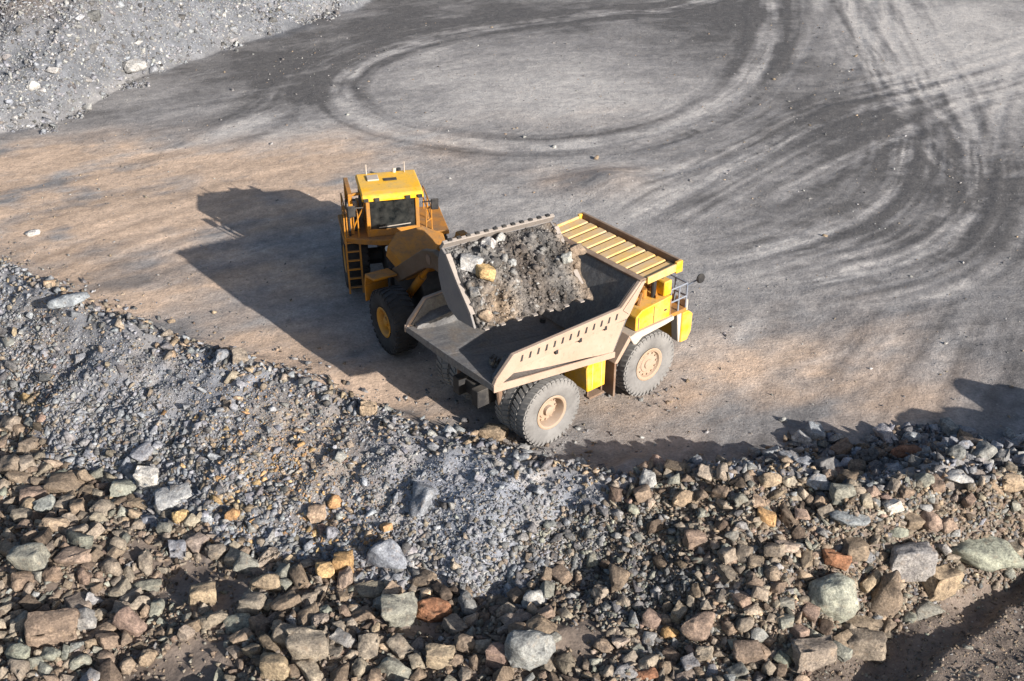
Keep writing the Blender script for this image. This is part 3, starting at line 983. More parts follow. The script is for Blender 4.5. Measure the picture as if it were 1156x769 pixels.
# bucket
bk = MB()
prof = [(8.15, 7.05), (7.92, 6.5), (7.90, 5.85), (8.12, 5.3), (8.62, 4.88), (9.3, 4.74), (10.5, 4.98)]
inner = []
for i, (x, z) in enumerate(prof):
    cx, cz = 9.3, 6.3
    d = Vector((cx - x, cz - z)).normalized() * .10
    inner.append((x + d.x, z + d.y))
BW = 2.12
for (a, b), (c, d) in zip(zip(prof, prof[1:]), zip(inner, inner[1:])):
    bk.hexa([(a[0], -BW, a[1]), (b[0], -BW, b[1]), (d[0], -BW, d[1]), (c[0], -BW, c[1]), (a[0], BW, a[1]), (b[0], BW, b[1]), (d[0], BW, d[1]), (c[0], BW, c[1])])
bucket = bk.build("bucket", M['bucket'], loader)
sidep = prof + [(10.2, 5.45), (9.35, 6.15), (8.6, 6.85)]
for s in (-1, 1):
    MB().prism(sidep, s * (BW + .004), s * (BW + .09)).build("side_plate", M['bucket'], bucket, .015)
    MB().prism([(10.22, 5.40), (9.32, 6.12), (8.5, 6.88), (8.62, 6.98), (9.42, 6.22), (10.36, 5.46)], s * (BW - .05), s * (BW + .13)).build("side_edge", M['lip'], bucket, .01)
m = MB().hexa([(8.05, -BW - .1, 6.98), (8.15, -BW - .1, 6.92), (8.15, BW + .1, 6.92), (8.05, BW + .1, 6.98), (8.30, -BW - .1, 7.34), (8.44, -BW - .1, 7.28), (8.44, BW + .1, 7.28), (8.30, BW + .1, 7.34)])
m.build("spill_guard", M['lip'], bucket, .015)
m = MB()
for k in range(12):
    y = -1.95 + k * 3.9 / 11
    m.box(8.28, 8.42, y - .07, y + .07, 7.32, 7.37)
m.build("guard_lug", M['dark'], bucket)
for k in range(7):
    y = -1.9 + k * 3.8 / 6
    MB().hexa([(10.4, y - .13, 4.92), (10.4, y + .13, 4.92), (10.4, y + .13, 5.08), (10.4, y - .13, 5.08), (10.85, y - .08, 5.03), (10.85, y + .08, 5.03), (10.85, y + .08, 5.07), (10.85, y - .08, 5.07)]).build("tooth", M['lip'], bucket)

# rear half
MB(TR).box(-5.6, .1, -.6, .6, .95, 2.1).build("rear_frame", M['dark'], loader, .03)
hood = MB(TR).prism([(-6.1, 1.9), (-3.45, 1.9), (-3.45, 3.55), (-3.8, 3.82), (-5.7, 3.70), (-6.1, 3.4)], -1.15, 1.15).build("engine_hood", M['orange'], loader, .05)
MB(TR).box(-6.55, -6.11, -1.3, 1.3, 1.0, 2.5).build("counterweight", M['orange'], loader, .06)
MB(TR).tube((-4.2, .55, 3.8), (-4.2, .55, 4.75), .10, 12).build("exhaust_pipe", M['dark'], hood)
MB(TR).tube((-4.3, -.5, 3.8), (-4.3, -.5, 4.35), .17, 14).tube((-4.3, -.5, 4.35), (-4.3, -.5, 4.6), .25, 14).build("air_intake", M['pale'], hood)
m = MB(TR)
for k in range(6):
    m.box(-5.6 + k * .3, -5.45 + k * .3, -1.19, -1.152, 2.3, 3.3)
m.build("hood_louvre", M['dark'], hood)
deck = [(-3.45, -2.2), (-3.45, 1.55), (-1.15, 1.55), (-.72, 1.25), (-.55, .3), (-.62, -.8), (-.9, -1.6), (-1.2, -2.2)]
n_ = len(deck)
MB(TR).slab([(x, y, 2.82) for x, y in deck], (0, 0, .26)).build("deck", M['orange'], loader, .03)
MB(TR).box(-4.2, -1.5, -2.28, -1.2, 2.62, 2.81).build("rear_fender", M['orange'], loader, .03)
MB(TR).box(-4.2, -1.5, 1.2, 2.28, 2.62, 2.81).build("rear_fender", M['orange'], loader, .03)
# cab
OY = -.18
c0 = MB(TR)
x0, x1, y0, y1 = -3.0, -1.0, -1.12 + OY, 1.12 + OY
c0.box(x0, x1, y0, y1, 3.085, 3.42)
for x in (x0, x1 - .14):
    for y in (y0, y1 - .16):
        c0.box(x, x + .14, y, y + .16, 3.42, 4.78)
c0.box(x0 + .9, x0 + 1.0, y0, y0 + .08, 3.42, 4.78).box(x0 + .9, x0 + 1.0, y1 - .08, y1, 3.42, 4.78)
c0.box(x0, x1, y0, y1, 4.70, 4.80)
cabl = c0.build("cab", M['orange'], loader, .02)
# curved windscreen
g = MB(TR)
pts = []
for k in range(9):
    y = y0 + .17 + (y1 - y0 - .34) * k / 8
    bul = .14 * (1 - ((k - 4) / 4) ** 2)
    pts.append((x1 - .10 + bul, y))
for (xa, ya), (xb, yb) in zip(pts, pts[1:]):
    g.hexa([(xa, ya, 3.43), (xa + .02, ya, 3.43), (xb + .02, yb, 3.43), (xb, yb, 3.43), (xa, ya, 4.69), (xa + .02, ya, 4.69), (xb + .02, yb, 4.69), (xb, yb, 4.69)])
g.build("windscreen", M['glass'], cabl, smooth=True)
MB(TR).box(x0 + .15, x1 - .15, y0 + .03, y0 + .05, 3.43, 4.69).build("side_window", M['glass'], cabl)
MB(TR).box(x0 + .15, x1 - .15, y1 - .05, y1 - .03, 3.43, 4.69).build("side_window", M['glass'], cabl)
MB(TR).box(x0 + .03, x0 + .05, y0 + .17, y1 - .17, 3.43, 4.69).build("rear_window", M['glass'], cabl)
MB(TR).bar((x1 + .06, y0 + .5, 3.52), (x1 + .10, y1 - .4, 3.62), .03, .03).build("wiper", M['pale'], cabl)
roof = MB(TR).prism([(-3.25, 4.81), (-.72, 4.81), (-.66, 4.88), (-.85, 5.06), (-1.2, 5.10), (-3.1, 5.10), (-3.25, 5.0)], y0 - .16, y1 + .16).build("roof", M['roof'], cabl, .05)
MB(TR).box(-2.75, -2.2, y0 + .25, y0 + .75, 5.102, 5.17).build("roof_hatch", M['pale'], roof, .02)
MB(TR).box(-2.35, -2.1, y0 + .95, y0 + 1.5, 5.102, 5.14).build("roof_vent", M['dark'], roof, .01)
m = MB(TR)
for y in (y0, y0 + .45, y1 - .5, y1):
    m.box(-.70, -.60, y - .1, y + .1, 4.86, 4.99)
m.build("work_lamp", M['dark'], roof, .01)
MB(TR).tube((-3.0, y0 + .3, 5.1), (-3.0, y0 + .3, 5.55), .03, 6).build("aerial", M['pale'], roof)
MB(TR).tube((-2.9, y1 - .3, 5.1), (-2.9, y1 - .3, 5.6), .02, 6).build("aerial", M['pale'], roof)
MB(TR).tube((-3.0, .2, 5.1), (-3.0, .2, 5.3), .08, 10).build("beacon", M['pale'], roof)
# handrails round the deck
for pts in ([(-3.4, -2.12), (-2.4, -2.12), (-1.3, -2.12)], [(-3.4, 1.48), (-2.3, 1.48), (-1.2, 1.48), (-.9, 1.2)]):
    m = MB(TR)
    for x, y in pts:
        m.tube((x, y, 3.08), (x, y, 4.15), .03, 8)
    for z in (3.6, 4.15):
        m.path([(x, y, z) for x, y in pts], .03)
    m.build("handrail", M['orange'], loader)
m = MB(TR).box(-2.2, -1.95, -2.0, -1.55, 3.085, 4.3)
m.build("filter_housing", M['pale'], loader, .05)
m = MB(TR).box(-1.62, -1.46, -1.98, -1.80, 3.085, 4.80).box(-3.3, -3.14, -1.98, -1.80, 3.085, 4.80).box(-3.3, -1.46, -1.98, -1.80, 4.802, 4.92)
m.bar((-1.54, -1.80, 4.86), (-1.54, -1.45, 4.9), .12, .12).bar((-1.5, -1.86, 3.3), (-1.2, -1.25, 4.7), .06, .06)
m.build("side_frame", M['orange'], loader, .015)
MB(TR).box(-3.0, -1.75, -2.02, -1.55, 3.085, 4.05).build("fluid_tank", M['dark'], loader, .04)
MB(TR).path([(-1.3, -2.0, 3.1), (-1.25, -2.02, 3.9), (-1.35, -1.7, 4.3)], .05).build("hose", M['dark'], loader)
# ladder on the right side
m = MB(TR)
for y in (-2.24, -1.66):
    m.bar((-.80, y, .6), (-1.12, y, 3.1), .07, .12)
    m.path([(-1.12, y, 3.05), (-1.14, y, 4.15), (-1.6, y, 4.15)], .03)
for k in range(6):
    z = .85 + k * .4
    xx = -.80 - (z - .6) * .128
    m.box(xx - .05, xx + .05, -2.21, -1.69, z, z + .05)
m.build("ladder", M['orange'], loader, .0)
for s in (-1, 1):
    yy = s * 1.75 + OY
    MB(TR).path([(-.95, s * 1.25 + OY, 4.5), (-.75, yy, 4.6)], .03).build("mirror_arm", M['dark'], loader)
    MB(TR).box(-.80, -.72, yy - .16, yy + .16, 4.2, 4.7).build("mirror", M['dark'], loader, .03)
MB(TR).tube((-.55, -.55, 2.72), (-.42, -.55, 2.72), .11, 14).build("headlight", M['lamp'], loader)
MB(TR).tube((-.55, .55, 2.72), (-.42, .55, 2.72), .11, 14).build("headlight", M['lamp'], loader)
# ------------------------------------------------------------------ rocks
def hull(points):
    bm = bmesh.new()
    for p in points:
        bm.verts.new(p)
    r = bmesh.ops.convex_hull(bm, input=bm.verts)
    bmesh.ops.delete(bm, geom=[g for g in set(r['geom_interior'] + r['geom_unused']) if isinstance(g, bmesh.types.BMVert)], context='VERTS')
    bmesh.ops.dissolve_limit(bm, angle_limit=R(9), verts=bm.verts, edges=bm.edges)
    return bm


def rock_points(r, n, shape):
    """Points over a rough unit block; shape: blocky, slab, pointed or round."""
    P = []
    if shape == 'blocky':
        sh = [r.uniform(-.25, .25) for _ in range(6)]
        for sx in (-1, 1):
            for sy in (-1, 1):
                for sz in (-1, 1):
                    k = r.uniform(.72, 1.0)
                    P.append(Vector((sx * k * r.uniform(.8, 1), sy * k * r.uniform(.8, 1), sz * k * r.uniform(.75, 1))) * .46 + Vector((sh[0] * sz * .3, sh[1] * sx * .3, sh[2] * sy * .25)))
        n = max(3, n - 9)
    for _ in range(n):
        d = Vector((r.gauss(0, 1), r.gauss(0, 1), r.gauss(0, 1))).normalized()
        m = max(abs(d.x), abs(d.y), abs(d.z))
        e = .5 if shape == 'round' else .5 * (1 / m) ** .55 * r.uniform(.8, 1.0)
        P.append(d * min(e, .68))
    if shape == 'pointed':
        P = [Vector((p.x * (1 - .55 * (p.z + .5)), p.y * (1 - .45 * (p.z + .5)), p.z)) for p in P] + [Vector((r.uniform(-.12, .12), r.uniform(-.12, .12), .6))]
    if shape == 'slab':
        P = [Vector((p.x, p.y, p.z * .8)) for p in P]
    return P


def bm_arrays(bm):
    bmesh.ops.triangulate(bm, faces=bm.faces)
    bm.verts.index_update()
    v = np.array([v.co[:] for v in bm.verts])
    f = np.array([[q.index for q in fc.verts] for fc in bm.faces])
    bm.free()
    mn, mx = v.min(0), v.max(0)
    return (v - (mn + mx) / 2) / (mx - mn), f


SMALL, MID = [], []
for k in range(24):
    SMALL.append(bm_arrays(hull(rock_points(rnd, 8, rnd.choice(('blocky', 'slab', 'pointed', 'other'))))))
for k in range(26):
    bm = hull(rock_points(rnd, 11, rnd.choice(('blocky', 'blocky', 'slab', 'other', 'pointed'))))
    bmesh.ops.bevel(bm, geom=list(bm.edges), offset=.014, segments=1, affect='EDGES', clamp_overlap=True)
    MID.append(bm_arrays(bm))


def fine_rock(seed, shape):
    """A detailed boulder: broken faces, chipped edges, uneven skin."""
    r = random.Random(seed)
    bm = hull(rock_points(r, 34 if shape == 'round' else 12, shape))
    bmesh.ops.bevel(bm, geom=list(bm.edges), offset=r.uniform(.012, .03), segments=1, affect='EDGES', clamp_overlap=True)
    bmesh.ops.triangulate(bm, faces=bm.faces)
    for _ in range(2):
        long_ = [e for e in bm.edges if e.calc_length() > .14]
        if not long_:
            break
        bmesh.ops.subdivide_edges(bm, edges=long_, cuts=1)
        bmesh.ops.triangulate(bm, faces=bm.faces)
    off = Vector((r.uniform(0, 90), r.uniform(0, 90), r.uniform(0, 90)))
    bm.normal_update()
    for vt in bm.verts:
        a = mnoise.noise(vt.co * 2.2 + off) * .09 + mnoise.noise(vt.co * 5.5 + off) * .04 + mnoise.noise(vt.co * 11 + off) * .02
        st = abs(math.sin((vt.co.z * 1.0 + vt.co.x * .35) * 17 + off.x)) * .010
        vt.co += vt.normal * (a + st)
    return bm_arrays(bm)


def rot_mats(n):
    """Random rotations that mostly turn about the vertical, with some tilt."""
    a = rng.uniform(0, 2 * np.pi, n)
    b = rng.normal(0, .45, n)
    c = rng.normal(0, .45, n)
    z = np.zeros(n)
    o = np.ones(n)
    A = np.stack([np.cos(a), -np.sin(a), z, np.sin(a), np.cos(a), z, z, z, o], -1).reshape(n, 3, 3)
    B = np.stack([o, z, z, z, np.cos(b), -np.sin(b), z, np.sin(b), np.cos(b)], -1).reshape(n, 3, 3)
    C = np.stack([np.cos(c), z, np.sin(c), z, o, z, -np.sin(c), z, np.cos(c)], -1).reshape(n, 3, 3)
    return A @ B @ C


def merge_rocks(name, pos, size, col, lib):
    """Many rocks as one mesh: positions (n,3), sizes (n,3), colours (n,3)."""
    n = len(pos)
    pick = rng.integers(0, len(lib), n)
    Rm = rot_mats(n)
    Vs, Fs, Cs = [], [], []
    o = 0
    for k in range(len(lib)):
        idx = np.nonzero(pick == k)[0]
        if not len(idx):
            continue
        v, f = lib[k]
        W = np.einsum('nij,nvj->nvi', Rm[idx], v[None] * size[idx][:, None, :]) + pos[idx][:, None, :]
        m = len(v)
        Vs.append(W.reshape(-1, 3))
        Fs.append((f[None] + (np.arange(len(idx)) * m)[:, None, None] + o).reshape(-1, 3))
        Cs.append(np.repeat(col[idx], m, axis=0))
        o += len(idx) * m
    return raw_mesh(name, np.concatenate(Vs), np.concatenate(Fs), np.clip(np.concatenate(Cs), .02, .7), M['rock'])


PAL = {  # linear albedo
    'grey': (.25, .25, .255), 'blue-grey': (.245, .258, .292), 'dark grey': (.135, .135, .142), 'pale grey': (.39, .39, .395), 'green-grey': (.225, .226, .2),
    'brown': (.215, .168, .132), 'grey-brown': (.252, .216, .18), 'tan': (.34, .265, .195), 'orange': (.42, .26, .135), 'rust-brown': (.29, .15, .09), 'pinkish brown': (.25, .185, .155),
    'dark brown': (.115, .09, .073), 'pale green': (.30, .315, .265), 'amber': (.45, .32, .17), 'whitish': (.52, .51, .50)}
ZONES = {
    'B': [(-90, 255), (0, 300), (60, 332), (100, 350), (200, 392), (270, 416), (330, 432), (400, 462), (440, 482), (520, 502), (600, 522), (690, 545), (700, 580), (660, 610), (600, 640), (560, 665), (470, 660), (430, 650), (390, 655), (300, 640), (230, 610), (150, 565), (100, 530), (60, 500), (0, 470), (-90, 420)],
    'A': [(-90, 420), (0, 470), (60, 500), (100, 530), (150, 565), (230, 610), (300, 640), (390, 655), (430, 650), (470, 660), (560, 665), (640, 640), (700, 650), (690, 700), (700, 830), (-120, 830)],
    'D': [(600, 600), (700, 560), (770, 590), (790, 650), (740, 690), (640, 690), (600, 660)],
    'E': [(690, 560), (720, 540), (770, 535), (870, 545), (1000, 548), (1156, 533), (1260, 525), (1260, 610), (1156, 645), (1080, 675), (1000, 705), (930, 748), (880, 775), (840, 830), (690, 830), (690, 700), (740, 690), (790, 650), (770, 590)],
    'G': [(850, 512), (900, 494), (1000, 488), (1100, 492), (1260, 480), (1260, 528), (1156, 535), (1000, 550), (870, 548)],
    'F': [(820, 800), (900, 745), (1000, 705), (1156, 645), (1260, 620), (1260, 820)],
    'S': [(-60, -30), (-60, 150), (0, 150), (60, 143), (140, 98), (220, 64), (300, 38), (400, 12), (435, -30)],
}


def inside(poly, px, py):
    r = np.zeros(len(px), bool)
    n = len(poly)
    for i in range(n):
        x1, y1 = poly[i]
        x2, y2 = poly[(i + 1) % n]
        c = ((y1 > py) != (y2 > py)) & (px < (x2 - x1) * (py - y1) / (y2 - y1 + 1e-12) + x1)
        r ^= c
    return r


def spread(zone, n):
    """n random land points whose place lies in a zone."""
    poly = ZONES[zone]
    W = np.array([un(a, b, 6.0 if zone == 'S' else -1.0) for a, b in poly] + [un(a, b, 0) for a, b in poly])
    x0, y0 = W.min(0) - 1
    x1, y1 = W.max(0) + 1
    X_, Y_ = [], []
    got = 0
    for _ in range(60):
        x = rng.uniform(x0, x1, 20000)
        y = rng.uniform(y0, y1, 20000)
        z = terrain(x, y)
        px, py, dep = pj(x, y, z)
        k = inside(poly, px + 20 * fbm(x, y, 1.6, 3, 301), py + 15 * fbm(x, y, 1.6, 3, 302)) & (dep > 5)
        X_.append(x[k])
        Y_.append(y[k])
        got += k.sum()
        if got >= n:
            break
    return np.concatenate(X_)[:n], np.concatenate(Y_)[:n]


def heat(x, y, spots, z=-1.2):
    t = np.zeros(len(x))
    for px, py, r in spots:
        a, b = un(px, py, z)
        t += np.exp(-(((x - a) ** 2 + (y - b) ** 2) / r ** 2))
    return np.clip(t, 0, 1)


ORANGE_SPOTS = [(205, 585, .8), (262, 578, .7), (370, 572, .8), (260, 505, .9), (290, 455, 1.3), (270, 540, .9), (20, 435, .8), (160, 572, .5), (388, 640, .5), (330, 520, 1.2), (350, 560, .8), (420, 590, .4)]
TAN_SPOTS = [(370, 520, 1.5), (330, 480, 1.5), (390, 470, 1.2), (30, 400, 1.6), (60, 350, 1.0), (400, 560, 1.0)]


def choose(zone, x, y, n):
    """Colour names for n rocks of a zone."""
    u_ = rng.random(n)
    names = np.empty(n, object)
    if zone == 'B':
        h = heat(x, y, ORANGE_SPOTS, -.7)
        t = heat(x, y, TAN_SPOTS, 0)
        for i in range(n):
            if u_[i] < .36 * h[i]:
                names[i] = rnd.choice(('orange', 'amber', 'tan', 'tan'))
            elif rnd.random() < .42 * t[i]:
                names[i] = rnd.choice(('tan', 'grey-brown', 'pinkish brown', 'grey'))
            else:
                names[i] = rnd.choice(('blue-grey', 'blue-grey', 'blue-grey', 'blue-grey', 'grey', 'grey', 'dark grey', 'grey-brown'))
    elif zone == 'A':
        for i in range(n):
            names[i] = rnd.choice(('grey-brown',) * 9 + ('brown',) * 9 + ('green-grey',) * 3 + ('grey', 'tan', 'dark brown', 'dark brown'))
    elif zone == 'E':
        for i in range(n):
            names[i] = rnd.choice(('grey-brown',) * 9 + ('brown',) * 4 + ('green-grey',) * 3 + ('grey', 'grey', 'tan', 'pinkish brown', 'dark grey', 'dark brown'))
    elif zone == 'D':
        for i in range(n):
            names[i] = rnd.choice(('dark grey', 'dark grey', 'grey', 'green-grey', 'grey-brown', 'dark brown'))
    elif zone == 'G':
        for i in range(n):
            names[i] = rnd.choice(('dark grey', 'dark grey', 'grey', 'blue-grey', 'blue-grey', 'brown', 'pale grey'))
    else:
        for i in range(n):
            names[i] = rnd.choice(('blue-grey', 'blue-grey', 'grey', 'grey', 'blue-grey', 'blue-grey', 'blue-grey', 'dark grey', 'dark grey', 'pale grey'))
    return names


# the rocks one would point out: px, py of the middle, px width, px height, colour, shape, label, short name
MARKED = [
    (167, 540, 28, 26, 'whitish', 'blocky', 'whitish angular boulder at the foot of the grey chippings, beside a pale slab', 'the whitish angular boulder'),
    (197, 555, 40, 34, 'pale grey', 'slab', 'pale slab with a white lower face beside the whitish boulder', 'the pale white-faced slab'),
    (160, 568, 30, 18, 'tan', 'slab', 'tan flat rock just in front of the whitish angular boulder', 'the tan flat rock'),
    (205, 583, 20, 18, 'amber', 'round', 'amber rock in front of the pale white-faced slab', 'the amber rock below the slab'),
    (263, 581, 18, 16, 'orange', 'round', 'small orange rock alone among grey stones at the foot of the chippings', 'the lone small orange rock'),
    (378, 567, 18, 18, 'orange', 'round', 'bright orange rounded rock high on the gravel slope beside a tan one', 'the bright orange slope rock'),
    (358, 581, 20, 20, 'tan', 'blocky', 'tan rock touching the bright orange rock on the gravel slope', 'the tan slope rock'),
    (368, 645, 22, 24, 'amber', 'blocky', 'amber block at the lower edge of the gravel, left one of a pair', 'the left amber block'),
    (389, 636, 22, 24, 'orange', 'blocky', 'orange block at the lower edge of the gravel, right one of a pair', 'the right orange block'),
    (201, 621, 22, 22, 'blue-grey', 'blocky', 'blue-grey block standing alone on bare brown ground below the gravel', 'the lone blue-grey block'),
    (62, 711, 56, 36, 'brown', 'blocky', 'largest brown boulder near the lower left corner', 'the largest brown boulder'),
    (83, 626, 42, 28, 'pinkish brown', 'slab', 'pinkish brown flat-topped rock leaning in the lower left heap', 'the pinkish flat-topped rock'),
    (165, 658, 34, 22, 'green-grey', 'slab', 'green-grey flat rock above a dark hollow in the lower left rubble', 'the green-grey rock above the hollow'),
    (150, 700, 36, 40, 'pinkish brown', 'pointed', 'pointed pale brown rock standing up between two dark hollows', 'the pointed standing rock'),
    (229, 672, 34, 28, 'tan', 'blocky', 'tan block beside bare brown ground below the orange pebbles', 'the tan block on bare ground'),
    (300, 656, 40, 26, 'tan', 'pointed', 'tan ridged rock on the border between grey gravel and brown rubble', 'the tan ridged rock'),
    (350, 730, 48, 40, 'grey-brown', 'blocky', 'large grey-brown block near the bottom edge, front of the middle heap', 'the large grey-brown block'),
    (312, 753, 36, 30, 'tan', 'blocky', 'tan square block at the bottom edge below the middle heap', 'the tan square block'),
    (270, 700, 34, 26, 'green-grey', 'slab', 'green-grey leaning slab behind the middle heap at the bottom', 'the green-grey leaning slab'),
    (62, 593, 32, 26, 'tan', 'round', 'tan rounded boulder among brown blocks at the left edge', 'the tan rounded boulder'),
    (75, 542, 42, 32, 'brown', 'slab', 'brown broad-topped slab where brown rubble meets the grey chippings', 'the brown broad-topped slab'),
    (40, 562, 30, 24, 'pinkish brown', 'blocky', 'pinkish brown square block left of the broad-topped brown slab', 'the pinkish square block'),
    (38, 632, 40, 40, 'green-grey', 'blocky', 'pale green-grey cracked block in the lower left heap', 'the green-grey cracked block'),
    (162, 508, 24, 40, 'blue-grey', 'slab', 'dark blue-grey slab half buried in the grey chippings', 'the half-buried blue-grey slab'),
    (489, 688, 40, 27, 'rust-brown', 'round', 'rust orange boulder lying alone in a dark hollow', 'the rust orange boulder'),
    (438, 624, 48, 40, 'blue-grey', 'pointed', 'large blue-grey wedge boulder low on the gravel slope', 'the large blue-grey wedge'),
    (476, 556, 34, 44, 'blue-grey', 'slab', 'blue-grey tilted slab in the middle of the gravel slope', 'the blue-grey tilted slab'),
    (487, 651, 40, 24, 'brown', 'slab', 'brown flat rock in shade behind the rust orange boulder', 'the shaded brown flat rock'),
    (604, 676, 30, 24, 'pale grey', 'round', 'pale grey rounded rock behind the speckled boulder', 'the pale rounded rock'),
    (598, 732, 54, 50, 'grey', 'round', 'large grey speckled rounded boulder near the bottom centre', 'the grey speckled boulder'),
    (612, 706, 36, 38, 'brown', 'slab', 'brown tilted slab leaning behind the grey speckled boulder', 'the brown leaning slab'),
    (583, 696, 34, 22, 'grey-brown', 'slab', 'grey-brown flat rock left of the brown leaning slab', 'the grey-brown flat rock'),
    (564, 740, 28, 26, 'pinkish brown', 'blocky', 'pinkish cube-like rock just left of the grey speckled boulder', 'the pinkish cube rock'),
    (497, 742, 32, 26, 'tan', 'blocky', 'tan cube-like rock below the rust orange boulder', 'the tan cube rock'),
    (698, 649, 24, 42, 'brown', 'slab', 'brown thin slab standing on edge among dark fine rubble', 'the brown slab on edge'),
    (730, 537, 20, 38, 'pale grey', 'slab', 'long pale slab lying across the crest beside the dark shadow band', 'the long pale crest slab'),
    (654, 524, 17, 16, 'blue-grey', 'round', 'small blue-grey rock on the crest in front of the rear truck wheel', 'the crest rock before the wheel'),
    (451, 691, 44, 38, 'green-grey', 'blocky', 'green-grey block left of the rust orange boulder', 'the green-grey block'),
    (444, 756, 44, 30, 'green-grey', 'pointed', 'green-grey jagged boulder at the bottom edge left of centre', 'the green-grey jagged boulder'),
    (418, 664, 42, 24, 'grey-brown', 'slab', 'grey-brown flat boulder below the large blue-grey wedge', 'the flat boulder below the wedge'),
    (756, 714, 20, 18, 'orange', 'round', 'orange rounded rock low in the fine brown heap', 'the low orange rock'),
    (729, 758, 28, 20, 'rust-brown', 'slab', 'rust-brown flat rock at the bottom edge right of centre', 'the rust-brown bottom rock'),
    (706, 756, 32, 20, 'grey', 'slab', 'grey flat rock beside the rust-brown one at the bottom edge', 'the grey bottom rock'),
    (771, 562, 26, 22, 'tan', 'round', 'tan rounded rock just below the crest of the brown heap', 'the tan crest rock'),
    (869, 542, 26, 20, 'tan', 'round', 'tan-brown boulder on the crest where the dark ridge begins', 'the tan-brown crest boulder'),
    (783, 607, 26, 22, 'pinkish brown', 'blocky', 'pinkish block above the dark fine rubble in the right heap', 'the pinkish heap block'),
    (789, 708, 42, 34, 'pinkish brown', 'round', 'pinkish brown broad boulder low on the right heap', 'the pinkish broad boulder'),
    (844, 737, 34, 28, 'brown', 'blocky', 'brown block at the foot of the right heap near the bottom edge', 'the brown foot block'),
    (865, 584, 24, 20, 'orange', 'blocky', 'orange-brown block high on the right heap', 'the orange-brown heap block'),
    (937, 673, 58, 58, 'pale green', 'round', 'big pale green egg-shaped boulder standing at the front of the right heap', 'the big egg-shaped boulder'),
    (1108, 617, 88, 44, 'pale green', 'slab', 'largest boulder, long pale green and flat, at the right edge', 'the long pale green boulder'),
    (1024, 632, 50, 44, 'grey', 'blocky', 'big grey block with sunlit right face, left of the long pale green boulder', 'the big grey sunlit block'),
    (1001, 667, 36, 52, 'brown', 'pointed', 'brown wedge slab leaning between two big boulders', 'the brown leaning wedge'),
    (974, 702, 46, 24, 'brown', 'slab', 'brown capstone slab lying on a block below the brown wedge', 'the brown capstone'),
    (975, 728, 44, 30, 'grey-brown', 'blocky', 'grey-brown block under the brown capstone slab', 'the block under the capstone'),
    (917, 738, 48, 36, 'grey-brown', 'blocky', 'grey-brown broad block below the big egg-shaped boulder', 'the broad grey-brown block'),
    (943, 632, 32, 26, 'rust-brown', 'blocky', 'reddish rock behind the big egg-shaped boulder', 'the reddish rock'),
    (961, 615, 34, 34, 'brown', 'slab', 'brown steep slab behind the reddish rock', 'the brown steep slab'),
    (958, 583, 44, 26, 'blue-grey', 'slab', 'blue-grey long slab high on the right heap below the crest', 'the blue-grey heap slab'),
    (922, 545, 26, 22, 'blue-grey', 'pointed', 'blue-grey pointed slab on the crest of the right heap', 'the blue-grey crest slab'),
    (950, 557, 28, 22, 'green-grey', 'blocky', 'green-grey block just right of the blue-grey crest slab', 'the green-grey crest block'),
    (1007, 571, 22, 16, 'whitish', 'blocky', 'small whitish block, brightest stone on the right heap', 'the small whitish block'),
    (1022, 508, 38, 16, 'rust-brown', 'slab', 'rust-brown long block lying on the dark back ridge', 'the rust-brown ridge block'),
    (990, 509, 20, 14, 'brown', 'slab', 'small brown rock left of the rust-brown block on the dark ridge', 'the small brown ridge rock'),
    (1143, 545, 28, 18, 'tan', 'blocky', 'tan-brown block on the crest at the right edge', 'the tan right-edge block'),
    (1079, 535, 34, 22, 'pale grey', 'slab', 'pale blue-grey slab on the crest above the long green boulder', 'the pale crest slab'),
    (1100, 521, 18, 12, 'tan', 'slab', 'small tan flat rock behind the pale crest slab', 'the small tan flat rock'),
    (1060, 655, 38, 36, 'tan', 'blocky', 'tan block wedged between the grey sunlit block and the long green boulder', 'the tan wedged block'),
    (1045, 683, 42, 28, 'green-grey', 'slab', 'green-grey slab at the foot of the heap beside the shaded floor', 'the green-grey foot slab'),
    (78, 337, 44, 20, 'blue-grey', 'slab', 'blue-grey flat slab lying on the crest near the left edge', 'the flat left crest slab'),
    (251, 402, 16, 14, 'blue-grey', 'blocky', 'blue-grey block on the crest beside the tan ground', 'the blue-grey crest block'),
    (272, 404, 18, 20, 'grey-brown', 'blocky', 'grey-brown block with dark side on the crest beside the tan ground', 'the grey-brown crest block'),
    (105, 348, 18, 12, 'pale grey', 'slab', 'pale grey slab right of the flat slab on the left crest', 'the pale left crest rock'),
    (557, 489, 34, 24, 'tan', 'blocky', 'tan boulder on the ground behind the rear truck wheel', 'the tan boulder by the wheel'),
    (416, 461, 20, 16, 'tan', 'blocky', 'tan orange rock on the crest below the edge of the loader shadow', 'the tan rock by the shadow'),
    (590, 507, 16, 12, 'grey', 'round', 'grey stone beside the foot of the rear truck wheel', 'the grey wheel stone'),
    (37, 262, 16, 10, 'whitish', 'slab', 'small pale stone lying on the tan ground at the far left', 'the pale stone on tan ground'),
    (38, 97, 14, 12, 'whitish', 'round', 'whitish round stone on the grey hillside at the upper left', 'the whitish hillside stone'),
    (150, 62, 26, 15, 'pale grey', 'round', 'pale yellowish boulder at the foot of the grey hillside', 'the pale hillside boulder'),
    (200, 44, 20, 14, 'grey', 'blocky', 'grey block with black shadow at the foot of the grey hillside', 'the grey hillside block'),
    (884, 474, 9, 7, 'pale grey', 'round', 'small pale stone on the ground behind the dark ridge', 'the small pale ground stone'),
]
HASH = {}


def bare_ground(x, y):
    """1 where the brown fines lie open between the rocks."""
    h = heat(x, y, [(205, 650, 1.1), (250, 655, .9), (150, 610, .7), (180, 760, 1.5), (230, 735, .8), (470, 705, .8), (650, 740, .9), (520, 660, .5), (660, 690, .6)], -1.8)
    return np.clip(h * 1.5 * (1 + .5 * fbm(x, y, .9, 3, 501)), 0, 1)




